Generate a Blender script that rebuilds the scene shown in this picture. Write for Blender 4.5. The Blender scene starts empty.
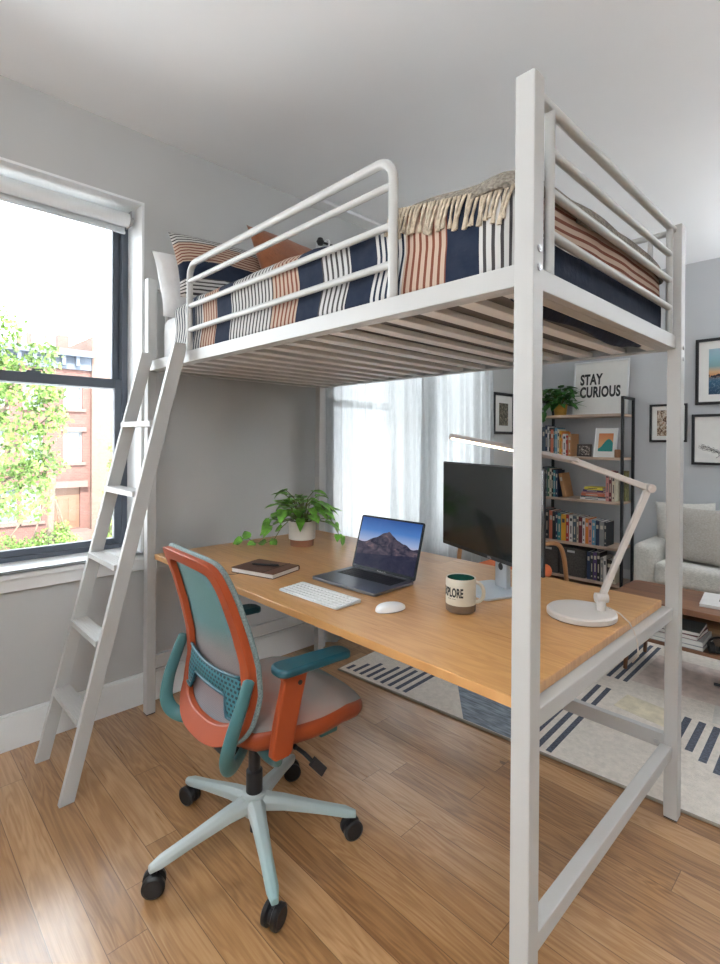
import bpy, bmesh, math, random
from mathutils import Vector, Matrix, Euler, noise
PI = math.pi
random.seed(7)
SC = bpy.context.scene
COL = SC.collection

# ------------------------------------------------------------------ camera
cd = bpy.data.cameras.new('camera')
cam = bpy.data.objects.new('camera', cd); COL.objects.link(cam)
cd.sensor_fit = 'HORIZONTAL'; cd.sensor_width = 36; cd.lens = 514.06 / 720 * 36
cd.shift_y = -39.56 / 720; cd.clip_start = 0.05; cd.clip_end = 300
F = Vector((-0.71814, 0.69588, -0.00428)); R = Vector((0.69586, 0.71815, 0.00622)); U = Vector((-0.00740, -0.00149, 0.99997))
M = Matrix.Identity(4)
for i in range(3):
    M[i][0] = R[i]; M[i][1] = U[i]; M[i][2] = -F[i]
M.translation = Vector((2.66575, -1.00232, 1.35722))
cam.matrix_world = M
SC.camera = cam
# ------------------------------------------------------------------ world, light, exposure
W = bpy.data.worlds.new('sky'); SC.world = W; W.use_nodes = True
bg = W.node_tree.nodes['Background']
bg.inputs['Color'].default_value = (0.86, 0.94, 1.0, 1); bg.inputs['Strength'].default_value = 6.5
SC.view_settings.view_transform = 'Standard'; SC.view_settings.look = 'None'
SC.view_settings.gamma = 1; SC.view_settings.use_curve_mapping = False
SC.view_settings.exposure = 0.66
sd = bpy.data.lights.new('sun', 'SUN'); sd.energy = 13; sd.color = (1, 0.95, 0.86); sd.angle = 0.02
sun = bpy.data.objects.new('sun', sd); COL.objects.link(sun)
sun.rotation_euler = Vector((-0.75, 0.25, -0.62)).to_track_quat('-Z', 'Y').to_euler()

def portal(name, loc, rot, sx, sy):
    l = bpy.data.lights.new(name, 'AREA'); l.shape = 'RECTANGLE'; l.size = sx; l.size_y = sy
    l.cycles.is_portal = True
    o = bpy.data.objects.new(name, l); o.location = loc; o.rotation_euler = rot; COL.objects.link(o)
portal('portal_window', (-0.30, -1.0, 1.67), (0, -PI/2, 0), 1.8, 2.1)
portal('portal_curtain', (-0.30, 2.17, 1.6), (0, -PI/2, 0), 2.0, 1.75)
portal('portal_back', (3.6, -3.85, 1.6), (PI/2, 0, 0), 0.8, 1.4)

# ------------------------------------------------------------------ materials
MATS = {}
def _nt(name):
    m = bpy.data.materials.new(name); m.use_nodes = True
    nt = m.node_tree; b = nt.nodes['Principled BSDF']
    return m, nt, b
def N(nt, t, **k):
    n = nt.nodes.new(t)
    for a, v in k.items():
        setattr(n, a, v)
    return n
def mat(name, col, rough=0.5, metal=0.0, var=0.06, scale=12.0, bump=0.0, bscale=80.0, spec=None, sheen=0.0, emis=None, estr=0.0, stretch=None):
    if name in MATS: return MATS[name]
    m, nt, b = _nt(name); L = nt.links
    tc = N(nt, 'ShaderNodeTexCoord'); src = tc.outputs['Object']
    if stretch:
        mp = N(nt, 'ShaderNodeMapping'); mp.inputs['Scale'].default_value = stretch
        L.new(src, mp.inputs['Vector']); src = mp.outputs['Vector']
    n = N(nt, 'ShaderNodeTexNoise'); n.inputs['Scale'].default_value = scale; n.inputs['Detail'].default_value = 3
    L.new(src, n.inputs['Vector'])
    r = N(nt, 'ShaderNodeValToRGB')
    r.color_ramp.elements[0].position = 0.3; r.color_ramp.elements[1].position = 0.7
    r.color_ramp.elements[0].color = tuple(max(0, c * (1 - var)) for c in col[:3]) + (1,)
    r.color_ramp.elements[1].color = tuple(min(1, c * (1 + var)) for c in col[:3]) + (1,)
    L.new(n.outputs['Fac'], r.inputs['Fac']); L.new(r.outputs['Color'], b.inputs['Base Color'])
    b.inputs['Roughness'].default_value = rough; b.inputs['Metallic'].default_value = metal
    if spec is not None: b.inputs['Specular IOR Level'].default_value = spec
    if sheen: b.inputs['Sheen Weight'].default_value = sheen
    if bump:
        n2 = N(nt, 'ShaderNodeTexNoise'); n2.inputs['Scale'].default_value = bscale; n2.inputs['Detail'].default_value = 2
        L.new(src, n2.inputs['Vector'])
        bp = N(nt, 'ShaderNodeBump'); bp.inputs['Strength'].default_value = bump; bp.inputs['Distance'].default_value = 0.01
        L.new(n2.outputs['Fac'], bp.inputs['Height']); L.new(bp.outputs['Normal'], b.inputs['Normal'])
    if emis:
        b.inputs['Emission Color'].default_value = tuple(emis) + (1,); b.inputs['Emission Strength'].default_value = estr
    MATS[name] = m
    return m
def math_(nt, op, a, b=None, c=None):
    n = N(nt, 'ShaderNodeMath', operation=op)
    for i, v in enumerate((a, b, c)):
        if v is None: continue
        if isinstance(v, (int, float)): n.inputs[i].default_value = v
        else: nt.links.new(v, n.inputs[i])
    return n.outputs[0]
def mixc(nt, fac, a, b, blend='MIX'):
    n = N(nt, 'ShaderNodeMix', data_type='RGBA', blend_type=blend)
    for i, v in ((0, fac), (6, a), (7, b)):
        if isinstance(v, (int, float)): n.inputs[i].default_value = v
        elif isinstance(v, tuple): n.inputs[i].default_value = v + (1,) if len(v) == 3 else v
        else: nt.links.new(v, n.inputs[i])
    return n.outputs[2]
def ramp(nt, fac, stops, interp='LINEAR'):
    r = N(nt, 'ShaderNodeValToRGB'); cr = r.color_ramp; cr.interpolation = interp
    while len(cr.elements) > 1: cr.elements.remove(cr.elements[-1])
    cr.elements[0].position = stops[0][0]; cr.elements[0].color = tuple(stops[0][1]) + (1,)
    for p, c in stops[1:]:
        e = cr.elements.new(p); e.color = tuple(c) + (1,)
    nt.links.new(fac, r.inputs['Fac'])
    return r.outputs['Color']

def plank_mat(name, pw, pl, c_dark, c_mid, c_light, rough=0.42, seam=0.0035, swap=False, coat=0.0):
    m, nt, b = _nt(name); L = nt.links
    tc = N(nt, 'ShaderNodeTexCoord'); sp = N(nt, 'ShaderNodeSeparateXYZ'); L.new(tc.outputs['Object'], sp.inputs[0])
    x, y = (sp.outputs[1], sp.outputs[0]) if swap else (sp.outputs[0], sp.outputs[1])
    yr = math_(nt, 'DIVIDE', y, pw); row = math_(nt, 'FLOOR', yr); fy = math_(nt, 'FRACT', yr)
    wn = N(nt, 'ShaderNodeTexWhiteNoise', noise_dimensions='1D'); L.new(row, wn.inputs['W'])
    xs = math_(nt, 'ADD', math_(nt, 'DIVIDE', x, pl), math_(nt, 'MULTIPLY', wn.outputs['Value'], 7.3))
    ci = math_(nt, 'FLOOR', xs); fx = math_(nt, 'FRACT', xs)
    cb = N(nt, 'ShaderNodeCombineXYZ'); L.new(row, cb.inputs[0]); L.new(ci, cb.inputs[1])
    w2 = N(nt, 'ShaderNodeTexWhiteNoise', noise_dimensions='2D'); L.new(cb.outputs[0], w2.inputs['Vector'])
    rnd = w2.outputs['Value']
    # grain coordinates shifted per plank
    gx = math_(nt, 'ADD', x, math_(nt, 'MULTIPLY', rnd, 31.0))
    gy = math_(nt, 'ADD', y, math_(nt, 'MULTIPLY', rnd, 17.0))
    gc = N(nt, 'ShaderNodeCombineXYZ'); L.new(math_(nt, 'MULTIPLY', gx, 0.9), gc.inputs[0]); L.new(math_(nt, 'MULTIPLY', gy, 7.0), gc.inputs[1])
    n1 = N(nt, 'ShaderNodeTexNoise'); n1.inputs['Scale'].default_value = 1.6; n1.inputs['Detail'].default_value = 3; n1.inputs['Distortion'].default_value = 0.6
    L.new(gc.outputs[0], n1.inputs['Vector'])
    rings = math_(nt, 'SINE', math_(nt, 'MULTIPLY', n1.outputs['Fac'], 62.0))
    g2 = N(nt, 'ShaderNodeCombineXYZ'); L.new(math_(nt, 'MULTIPLY', gx, 3.0), g2.inputs[0]); L.new(math_(nt, 'MULTIPLY', gy, 130.0), g2.inputs[1])
    n2 = N(nt, 'ShaderNodeTexNoise'); n2.inputs['Scale'].default_value = 1.0; n2.inputs['Detail'].default_value = 4
    L.new(g2.outputs[0], n2.inputs['Vector'])
    f = math_(nt, 'ADD', math_(nt, 'MULTIPLY', rings, 0.09), math_(nt, 'MULTIPLY', n2.outputs['Fac'], 0.55))
    f = math_(nt, 'ADD', f, math_(nt, 'MULTIPLY', rnd, 0.34))
    f = math_(nt, 'ADD', f, math_(nt, 'MULTIPLY', n1.outputs['Fac'], 0.22))
    col = ramp(nt, f, [(0.22, c_dark), (0.55, c_mid), (0.92, c_light)])
    # knots
    v = N(nt, 'ShaderNodeTexVoronoi'); v.inputs['Scale'].default_value = 1.0
    kc = N(nt, 'ShaderNodeCombineXYZ'); L.new(math_(nt, 'MULTIPLY', gx, 0.9), kc.inputs[0]); L.new(math_(nt, 'MULTIPLY', gy, 2.1), kc.inputs[1])
    L.new(kc.outputs[0], v.inputs['Vector'])
    kn = math_(nt, 'LESS_THAN', math_(nt, 'ADD', v.outputs['Distance'], math_(nt, 'MULTIPLY', n2.outputs['Fac'], 0.03)), 0.045)
    col = mixc(nt, math_(nt, 'MULTIPLY', kn, 0.65), col, tuple(c * 0.35 for c in c_dark))
    if seam:
        sy = math_(nt, 'LESS_THAN', math_(nt, 'MULTIPLY', fy, pw), seam)
        sx = math_(nt, 'LESS_THAN', math_(nt, 'MULTIPLY', fx, pl), seam)
        s = math_(nt, 'MAXIMUM', sy, sx)
        col = mixc(nt, math_(nt, 'MULTIPLY', s, 0.7), col, tuple(c * 0.3 for c in c_dark))
    L.new(col, b.inputs['Base Color'])
    rr = math_(nt, 'ADD', math_(nt, 'MULTIPLY', n2.outputs['Fac'], 0.15), rough - 0.07)
    L.new(rr, b.inputs['Roughness'])
    if coat: b.inputs['Coat Weight'].default_value = coat; b.inputs['Coat Roughness'].default_value = 0.20; b.inputs['Coat IOR'].default_value = 1.6
    bp = N(nt, 'ShaderNodeBump'); bp.inputs['Strength'].default_value = 0.12; bp.inputs['Distance'].default_value = 0.003
    L.new(n2.outputs['Fac'], bp.inputs['Height']); L.new(bp.outputs['Normal'], b.inputs['Normal'])
    MATS[name] = m
    return m
NAVY = (0.006, 0.013, 0.033); WHT = (0.53, 0.52, 0.50); CRM = (0.46, 0.34, 0.26); RUST = (0.17, 0.05, 0.026); CHR = (0.05, 0.045, 0.045)
def stripe_mat(name):
    m, nt, b = _nt(name); L = nt.links
    uv = N(nt, 'ShaderNodeUVMap'); sp = N(nt, 'ShaderNodeSeparateXYZ'); L.new(uv.outputs[0], sp.inputs[0])
    u = math_(nt, 'MULTIPLY', sp.outputs[0], 2.5)     # back to metres
    bands = [(0.0, 'W', 0), (0.50, 'N', 0), (0.535, 'W', 0), (0.60, 'O', 0), (0.727, 'N', 0), (0.847, 'W', 1), (1.13, 'O', 0), (1.277, 'N', 0), (1.387, 'W', 1),
             (1.516, 'N', 0), (1.622, 'W', 0), (1.745, 'O', 0), (1.885, 'N', 0), (1.99, 'W', 1), (2.115, 'O', 0), (2.265, 'W', 1), (2.285, 'N', 0)]
    A = [(p / 2.5, {'W': WHT, 'N': NAVY, 'O': CRM}[k]) for p, k, d in bands]
    B = [(p / 2.5, {'W': (CHR if d else NAVY), 'N': NAVY, 'O': RUST}[k]) for p, k, d in bands]
    f = sp.outputs[0]
    a = ramp(nt, f, A, 'CONSTANT'); bb = ramp(nt, f, B, 'CONSTANT')
    sq = math_(nt, 'LESS_THAN', math_(nt, 'FRACT', math_(nt, 'DIVIDE', u, 0.0225)), 0.40)
    col = mixc(nt, sq, a, bb)
    tc = N(nt, 'ShaderNodeTexCoord')
    n = N(nt, 'ShaderNodeTexNoise'); n.inputs['Scale'].default_value = 25; n.inputs['Detail'].default_value = 4; L.new(tc.outputs['Object'], n.inputs['Vector'])
    col = mixc(nt, math_(nt, 'MULTIPLY', n.outputs['Fac'], 0.07), col, (0.30, 0.30, 0.32))
    L.new(col, b.inputs['Base Color']); b.inputs['Roughness'].default_value = 0.85; b.inputs['Specular IOR Level'].default_value = 0.15
    bp = N(nt, 'ShaderNodeBump'); bp.inputs['Strength'].default_value = 0.35; bp.inputs['Distance'].default_value = 0.01
    L.new(n.outputs['Fac'], bp.inputs['Height']); L.new(bp.outputs['Normal'], b.inputs['Normal'])
    return m
def glass_mat(name):
    m, nt, b = _nt(name); L = nt.links
    t = N(nt, 'ShaderNodeBsdfTransparent'); g = N(nt, 'ShaderNodeBsdfGlossy'); g.inputs['Roughness'].default_value = 0.02
    fr = N(nt, 'ShaderNodeFresnel'); fr.inputs['IOR'].default_value = 1.35
    mx = N(nt, 'ShaderNodeMixShader'); L.new(fr.outputs[0], mx.inputs[0]); L.new(t.outputs[0], mx.inputs[1]); L.new(g.outputs[0], mx.inputs[2])
    L.new(mx.outputs[0], nt.nodes['Material Output'].inputs[0])
    return m
def sheer_mat(name):
    m, nt, b = _nt(name); L = nt.links
    tc = N(nt, 'ShaderNodeTexCoord'); mp = N(nt, 'ShaderNodeMapping'); mp.inputs['Scale'].default_value = (1, 60, 3); L.new(tc.outputs['Object'], mp.inputs[0])
    n = N(nt, 'ShaderNodeTexNoise'); n.inputs['Scale'].default_value = 6; L.new(mp.outputs[0], n.inputs['Vector'])
    d = N(nt, 'ShaderNodeBsdfDiffuse'); tl = N(nt, 'ShaderNodeBsdfTranslucent'); tp = N(nt, 'ShaderNodeBsdfTransparent')
    c = ramp(nt, n.outputs['Fac'], [(0.3, (0.44, 0.455, 0.46)), (0.7, (0.53, 0.545, 0.55))])
    L.new(c, d.inputs[0]); L.new(c, tl.inputs[0])
    a = N(nt, 'ShaderNodeMixShader'); a.inputs[0].default_value = 0.5; L.new(d.outputs[0], a.inputs[1]); L.new(tl.outputs[0], a.inputs[2])
    e = N(nt, 'ShaderNodeMixShader'); e.inputs[0].default_value = 0.05; L.new(a.outputs[0], e.inputs[1]); L.new(tp.outputs[0], e.inputs[2])
    L.new(e.outputs[0], nt.nodes['Material Output'].inputs[0])
    return m
def grad_mat(name, stops, zmin, zmax, axis=2, rough=0.8, weave=0, noise_amt=0.12, tiltx=0.0, alpha=1.0):
    """colour of the thing itself graded along one of its own axes"""
    m, nt, b = _nt(name); L = nt.links
    tc = N(nt, 'ShaderNodeTexCoord'); sp = N(nt, 'ShaderNodeSeparateXYZ'); L.new(tc.outputs['Object'], sp.inputs[0])
    v = math_(nt, 'DIVIDE', math_(nt, 'SUBTRACT', sp.outputs[axis], zmin), zmax - zmin)
    n = N(nt, 'ShaderNodeTexNoise'); n.inputs['Scale'].default_value = 6; L.new(tc.outputs['Object'], n.inputs['Vector'])
    v = math_(nt, 'ADD', v, math_(nt, 'MULTIPLY', math_(nt, 'SUBTRACT', n.outputs['Fac'], 0.5), noise_amt * 2))
    if tiltx: v = math_(nt, 'ADD', v, math_(nt, 'MULTIPLY', sp.outputs[0], tiltx))
    col = ramp(nt, v, stops)
    if weave:
        w1 = math_(nt, 'FRACT', math_(nt, 'MULTIPLY', sp.outputs[0], weave)); w2 = math_(nt, 'FRACT', math_(nt, 'MULTIPLY', sp.outputs[2 if axis == 2 else 1], weave))
        dd = math_(nt, 'MULTIPLY', math_(nt, 'GREATER_THAN', w1, 0.45), math_(nt, 'GREATER_THAN', w2, 0.45))
        col = mixc(nt, math_(nt, 'MULTIPLY', dd, 0.45), col, (0.05, 0.07, 0.08))
    L.new(col, b.inputs['Base Color']); b.inputs['Roughness'].default_value = rough
    if alpha < 1: b.inputs['Alpha'].default_value = alpha
    return m

wall_m = mat('wall_paint', (0.50, 0.50, 0.492), 0.9, var=0.015, scale=3, bump=0.05, bscale=200)
far_m = mat('far_wall_paint', (0.55, 0.565, 0.585), 0.9, var=0.015, scale=3, bump=0.05, bscale=200)
ceil_m = mat('ceiling_paint', (0.86, 0.87, 0.88), 0.95, var=0.01, scale=3)
trim_m = mat('trim_paint', (0.78, 0.79, 0.79), 0.45, var=0.01)
bed_m = mat('bed_white_metal', (0.47, 0.465, 0.45), 0.42, var=0.015, scale=8, bump=0.03, bscale=300)
floor_m = plank_mat('oak_floor', 0.108, 1.25, (0.20, 0.092, 0.034), (0.37, 0.195, 0.080), (0.53, 0.325, 0.165), 0.30, seam=0.0022, coat=0.8)
desk_m = plank_mat('oak_desktop', 0.30, 6.0, (0.34, 0.155, 0.05), (0.48, 0.24, 0.085), (0.60, 0.33, 0.13), 0.30, seam=0)
walnut_m = plank_mat('walnut', 0.2, 5.0, (0.09, 0.035, 0.018), (0.17, 0.075, 0.038), (0.26, 0.12, 0.06), 0.4, seam=0)
shelfw_m = mat('shelf_wood', (0.50, 0.37, 0.28), 0.55, var=0.12, scale=9, stretch=(1, 8, 8))
black_m = mat('black_metal', (0.015, 0.015, 0.017), 0.45, var=0.2)
steel_m = mat('brushed_steel', (0.45, 0.45, 0.46), 0.35, 0.9)
rail_gap_m = mat('window_frame_grey', (0.085, 0.10, 0.125), 0.4, var=0.08)
stripe_m = stripe_mat('striped_cotton')
glass_m = glass_mat('clear_glass')
sheer_m = sheer_mat('sheer_white_fabric')
linen_m = mat('white_linen', (0.80, 0.80, 0.80), 0.9, var=0.04, scale=20, bump=0.4, bscale=30)
rustf_m = mat('rust_velvet', (0.24, 0.075, 0.025), 0.85, var=0.18, scale=10, bump=0.3, bscale=60, sheen=0.2)
knit_m = mat('grey_brown_knit', (0.22, 0.19, 0.155), 0.95, var=0.45, scale=110, bump=0.8, bscale=110)
tassel_m = mat('cream_wool_tassel', (0.44, 0.37, 0.28), 0.95, var=0.3, scale=60, bump=0.5, bscale=120)
teal_m = mat('dark_teal_plastic', (0.008, 0.070, 0.095), 0.42, var=0.06)
teal2_m = mat('mid_teal_plastic', (0.055, 0.165, 0.175), 0.42, var=0.10, scale=4)
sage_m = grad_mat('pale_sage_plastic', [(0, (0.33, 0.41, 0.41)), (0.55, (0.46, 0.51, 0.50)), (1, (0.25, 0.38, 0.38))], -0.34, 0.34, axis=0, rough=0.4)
orange_m = mat('burnt_orange_plastic', (0.32, 0.052, 0.011), 0.5, var=0.05)
pmesh_m = grad_mat('teal_to_coral_mesh', [(0.0, (0.15, 0.17, 0.19)), (0.25, (0.23, 0.16, 0.155)), (0.45, (0.22, 0.19, 0.18)), (0.62, (0.09, 0.20, 0.205)), (1.0, (0.12, 0.25, 0.25))], 0.44, 0.98, weave=220, noise_amt=0.05, tiltx=-0.2)
seatf_m = grad_mat('coral_grey_seat_fabric', [(0.0, (0.24, 0.28, 0.27)), (0.3, (0.40, 0.20, 0.16)), (0.6, (0.33, 0.26, 0.23)), (1.0, (0.17, 0.23, 0.23))], -0.15, 0.34, axis=1, weave=0, noise_amt=0.3)
leaf_m = mat('pothos_leaf', (0.14, 0.36, 0.04), 0.42, var=0.6, scale=22)
leafd_m = mat('dark_leaf', (0.045, 0.17, 0.03), 0.45, var=0.5, scale=22)
stem_m = mat('plant_stem', (0.16, 0.20, 0.06), 0.6)
soil_m = mat('soil', (0.03, 0.02, 0.015), 0.95, var=0.4, scale=80)
paper_m = mat('paper_white', (0.80, 0.79, 0.76), 0.8, var=0.02)
def flat(name, c, rough=0.6, **k): return mat(name, c, rough, **k)
ink_m = flat('black_ink', (0.02, 0.02, 0.02), 0.7)

# ------------------------------------------------------------------ geometry helper
class G:
    def __init__(s): s.bm = bmesh.new(); s.mi = 0; s.uvl = None
    def _f(s, vs):
        try:
            f = s.bm.faces.new(vs); f.material_index = s.mi; return f
        except ValueError: return None
    def box(s, a, b, rot=None, c=None, taper=1.0):
        """box from corner a to corner b; optional rotation matrix about c"""
        x0, y0, z0 = a; x1, y1, z1 = b; cx, cy = (x0+x1)/2, (y0+y1)/2
        ps = [(x0,y0,z0),(x1,y0,z0),(x1,y1,z0),(x0,y1,z0),(x0,y0,z1),(x1,y0,z1),(x1,y1,z1),(x0,y1,z1)]
        if taper != 1.0: ps = [((cx+(p[0]-cx)*taper, cy+(p[1]-cy)*taper, p[2]) if i >= 4 else p) for i, p in enumerate(ps)]
        ps = [Vector(p) for p in ps]
        if rot is not None:
            c = Vector(c) if c is not None else (ps[0]+ps[6])/2
            ps = [c + rot @ (p - c) for p in ps]
        v = [s.bm.verts.new(p) for p in ps]
        for q in ((0,3,2,1),(4,5,6,7),(0,1,5,4),(1,2,6,5),(2,3,7,6),(3,0,4,7)): s._f([v[i] for i in q])
        return s
    def bar(s, p0, p1, w, h, up=(0,0,1), w1=None, h1=None):
        p0, p1 = Vector(p0), Vector(p1); d = (p1-p0).normalized(); sd_ = d.cross(Vector(up)).normalized(); u = sd_.cross(d)
        w1 = w if w1 is None else w1; h1 = h if h1 is None else h1
        a = [s.bm.verts.new(p0 + sd_*x*w/2 + u*y*h/2) for x, y in ((-1,-1),(1,-1),(1,1),(-1,1))]
        b = [s.bm.verts.new(p1 + sd_*x*w1/2 + u*y*h1/2) for x, y in ((-1,-1),(1,-1),(1,1),(-1,1))]
        for i in range(4): s._f([a[i], a[(i+1)%4], b[(i+1)%4], b[i]])
        s._f(a[::-1]); s._f(b)
        return s
    def tube(s, pts, r, n=12, closed=False, r1=None, flat=None):
        """round (or flattened: flat=(axis vector, factor)) tube along pts"""
        P = [Vector(p) for p in pts]; m = len(P); rings = []
        t = []
        for i in range(m):
            if closed: d = P[(i+1)%m] - P[i-1]
            else: d = P[min(i+1, m-1)] - P[max(i-1, 0)]
            t.append(d.normalized())
        up = Vector((0,0,1)) if abs(t[0].z) < 0.9 else Vector((1,0,0))
        nrm = (up - t[0]*up.dot(t[0])).normalized()
        for i in range(m):
            nrm = (nrm - t[i]*nrm.dot(t[i])).normalized(); bn = t[i].cross(nrm)
            rr = r if r1 is None else r + (r1-r)*i/(m-1)
            if isinstance(r, (list, tuple)): rr = r[i]
            ring = []
            for k in range(n):
                a = 2*PI*k/n; o = nrm*math.cos(a)*rr + bn*math.sin(a)*rr
                ring.append(s.bm.verts.new(P[i]+o))
            rings.append(ring)
        for i in range(m if closed else m-1):
            a, b = rings[i], rings[(i+1)%m]
            for k in range(n): s._f([a[k], a[(k+1)%n], b[(k+1)%n], b[k]])
        if not closed: s._f(rings[0][::-1]); s._f(rings[-1])
        return s
    def sweep(s, pts, sec, ups, closed=False):
        """sweep section list of (a,b) using explicit frames ups[i]=(side,up)"""
        rings = []
        for p, (sd_, u) in zip(pts, ups):
            rings.append([s.bm.verts.new(Vector(p) + Vector(sd_)*a + Vector(u)*b) for a, b in sec])
        n = len(sec); m = len(pts)
        for i in range(m if closed else m-1):
            A, B = rings[i], rings[(i+1)%m]
            for k in range(n): s._f([A[k], A[(k+1)%n], B[(k+1)%n], B[k]])
        if not closed: s._f(rings[0][::-1]); s._f(rings[-1])
        return s
    def lathe(s, prof, c=(0,0,0), n=28, M_=None):
        rings = []
        for r, z in prof:
            if r < 1e-5: ring = [s.bm.verts.new((0,0,z))]
            else: ring = [s.bm.verts.new((r*math.cos(2*PI*k/n), r*math.sin(2*PI*k/n), z)) for k in range(n)]
            rings.append(ring)
        for a, b in zip(rings, rings[1:]):
            if len(a) == 1 and len(b) == 1: continue
            for k in range(n):
                if len(a) == 1: s._f([a[0], b[(k+1)%n], b[k]])
                elif len(b) == 1: s._f([a[k], a[(k+1)%n], b[0]])
                else: s._f([a[k], a[(k+1)%n], b[(k+1)%n], b[k]])
        T = Matrix.Translation(Vector(c)) @ (M_.to_4x4() if M_ is not None else Matrix.Identity(4))
        for ring in rings:
            for v in ring: v.co = T @ v.co
        return s
    def cyl(s, p0, p1, r, n=20, r1=None):
        p0, p1 = Vector(p0), Vector(p1)
        h = (p1-p0).length; q = Vector((0,0,1)).rotation_difference((p1-p0).normalized()).to_matrix()
        r1 = r if r1 is None else r1
        return s.lathe([(0,0),(r,0),(r1,h),(0,h)], p0, n, q)
    def prism(s, poly, h, fn=None, fn2=None):
        """extrude 2D polygon: bottom fn(x,y,0), top fn(x,y,h)"""
        fn = fn or (lambda x, y, z: (x, y, z))
        a = [s.bm.verts.new(fn(x, y, 0)) for x, y in poly]; b = [s.bm.verts.new(fn(x, y, h)) for x, y in poly]
        n = len(poly)
        for i in range(n): s._f([a[i], a[(i+1)%n], b[(i+1)%n], b[i]])
        s._f(a[::-1]); s._f(b)
        return s
    def grid(s, fn, nu, nv, uv=None):
        vs = [[s.bm.verts.new(fn(i/nu, j/nv)) for j in range(nv+1)] for i in range(nu+1)]
        for i in range(nu):
            for j in range(nv): s._f([vs[i][j], vs[i+1][j], vs[i+1][j+1], vs[i][j+1]])
        return vs
    def leaf(s, p, d, up, L, w, fold=0.25, droop=0.25):
        p = Vector(p); d = Vector(d).normalized(); up = Vector(up); sd_ = d.cross(up)
        if sd_.length < 1e-3: sd_ = d.cross(Vector((1,0.2,0)))
        sd_.normalize(); u = sd_.cross(d).normalized()
        prof = [(0.0, 0.0), (-0.06, 0.55), (0.15, 0.95), (0.42, 0.88), (0.72, 0.48), (1.0, 0.0)]
        def pt(t, k, side):
            return p + d*(t*L) - u*(droop*L*t*t) + sd_*(side*k*w/2) + u*(fold*k*w/2)
        mid = [s.bm.verts.new(pt(t, 0, 0)) for t, k in prof]
        for side in (-1, 1):
            ed = [s.bm.verts.new(pt(t, k, side)) for t, k in prof[1:-1]]
            E = [mid[0]] + ed + [mid[-1]]
            for i in range(len(prof)-1):
                vs = [mid[i], mid[i+1], E[i+1], E[i]]
                vs2 = []
                for v in vs:
                    if v not in vs2: vs2.append(v)
                if side > 0: vs2 = vs2[::-1]
                if len(vs2) > 2: s._f(vs2)
        return s

def tagp(o, label=None, cat=None, group=None, kind=None):
    if label: o['label'] = label
    if cat: o['category'] = cat
    if group: o['group'] = group
    if kind: o['kind'] = kind
    return o
def obj(name, g, mats, parent=None, world=False, smooth=False, bevel=0, seg=2, solid=0, sub=0, angle=40):
    me = bpy.data.meshes.new(name); bm = g.bm if isinstance(g, G) else g
    bmesh.ops.recalc_face_normals(bm, faces=bm.faces)
    if smooth:
        for f in bm.faces: f.smooth = True
    bm.to_mesh(me); bm.free()
    for m in (mats if isinstance(mats, (list, tuple)) else [mats]): me.materials.append(m)
    o = bpy.data.objects.new(name, me); COL.objects.link(o)
    if smooth and angle < 180: me.set_sharp_from_angle(angle=math.radians(angle))
    if parent is not None:
        o.parent = parent
        if world:
            q = parent
            off = Vector((0,0,0))
            while q is not None: off += q.location; q = q.parent
            o.location = -off
    if solid:
        md = o.modifiers.new('solid', 'SOLIDIFY'); md.thickness = solid; md.offset = 0
    if bevel:
        md = o.modifiers.new('bevel', 'BEVEL'); md.width = bevel; md.segments = seg; md.limit_method = 'ANGLE'; md.angle_limit = math.radians(40)
    if sub:
        md = o.modifiers.new('sub', 'SUBSURF'); md.levels = sub; md.render_levels = sub
    return o
def thing(name, label, cat, loc=(0,0,0), rz=0, group=None):
    o = bpy.data.objects.new(name, None); COL.objects.link(o); o.empty_display_size = 0.1
    o.location = loc; o.rotation_euler = (0, 0, rz)
    return tagp(o, label, cat, group)
def struct(name, g, m, **k):
    o = obj(name, g, m, **k)
    if k.get('parent') is None: o['kind'] = 'structure'
    return o
def text_obj(name, s, size, m, parent, loc, rot, xs=1.0, off=0.0, align='LEFT', ext=0.0006, fn=None, space=1.0, line=1.0):
    cu = bpy.data.curves.new(name, 'FONT'); cu.body = s; cu.size = size; cu.offset = off; cu.extrude = ext
    cu.align_x = align; cu.space_character = space; cu.space_line = line; cu.resolution_u = 4
    t = bpy.data.objects.new(name, cu); COL.objects.link(t)
    dg = bpy.context.evaluated_depsgraph_get(); dg.update()
    me = bpy.data.meshes.new_from_object(t.evaluated_get(dg))
    bpy.data.objects.remove(t); bpy.data.curves.remove(cu)
    for v in me.vertices: v.co.x *= xs
    if fn:
        for v in me.vertices: v.co = fn(v.co)
    me.materials.clear(); me.materials.append(m)
    o = bpy.data.objects.new(name, me); COL.objects.link(o); o.parent = parent
    if not fn: o.location = loc; o.rotation_euler = rot
    return o
def arc(c, r, a0, a1, n, fn):
    return [fn(c[0]+r*math.cos(a0+(a1-a0)*i/n), c[1]+r*math.sin(a0+(a1-a0)*i/n)) for i in range(n+1)]
def rpoly(x0, y0, x1, y1, r, n=5):
    out = []
    for cx, cy, a in ((x1-r, y1-r, 0), (x0+r, y1-r, PI/2), (x0+r, y0+r, PI), (x1-r, y0+r, 1.5*PI)):
        for i in range(n+1):
            t = a + PI/2*i/n; out.append((cx+r*math.cos(t), cy+r*math.sin(t)))
    return out

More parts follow.
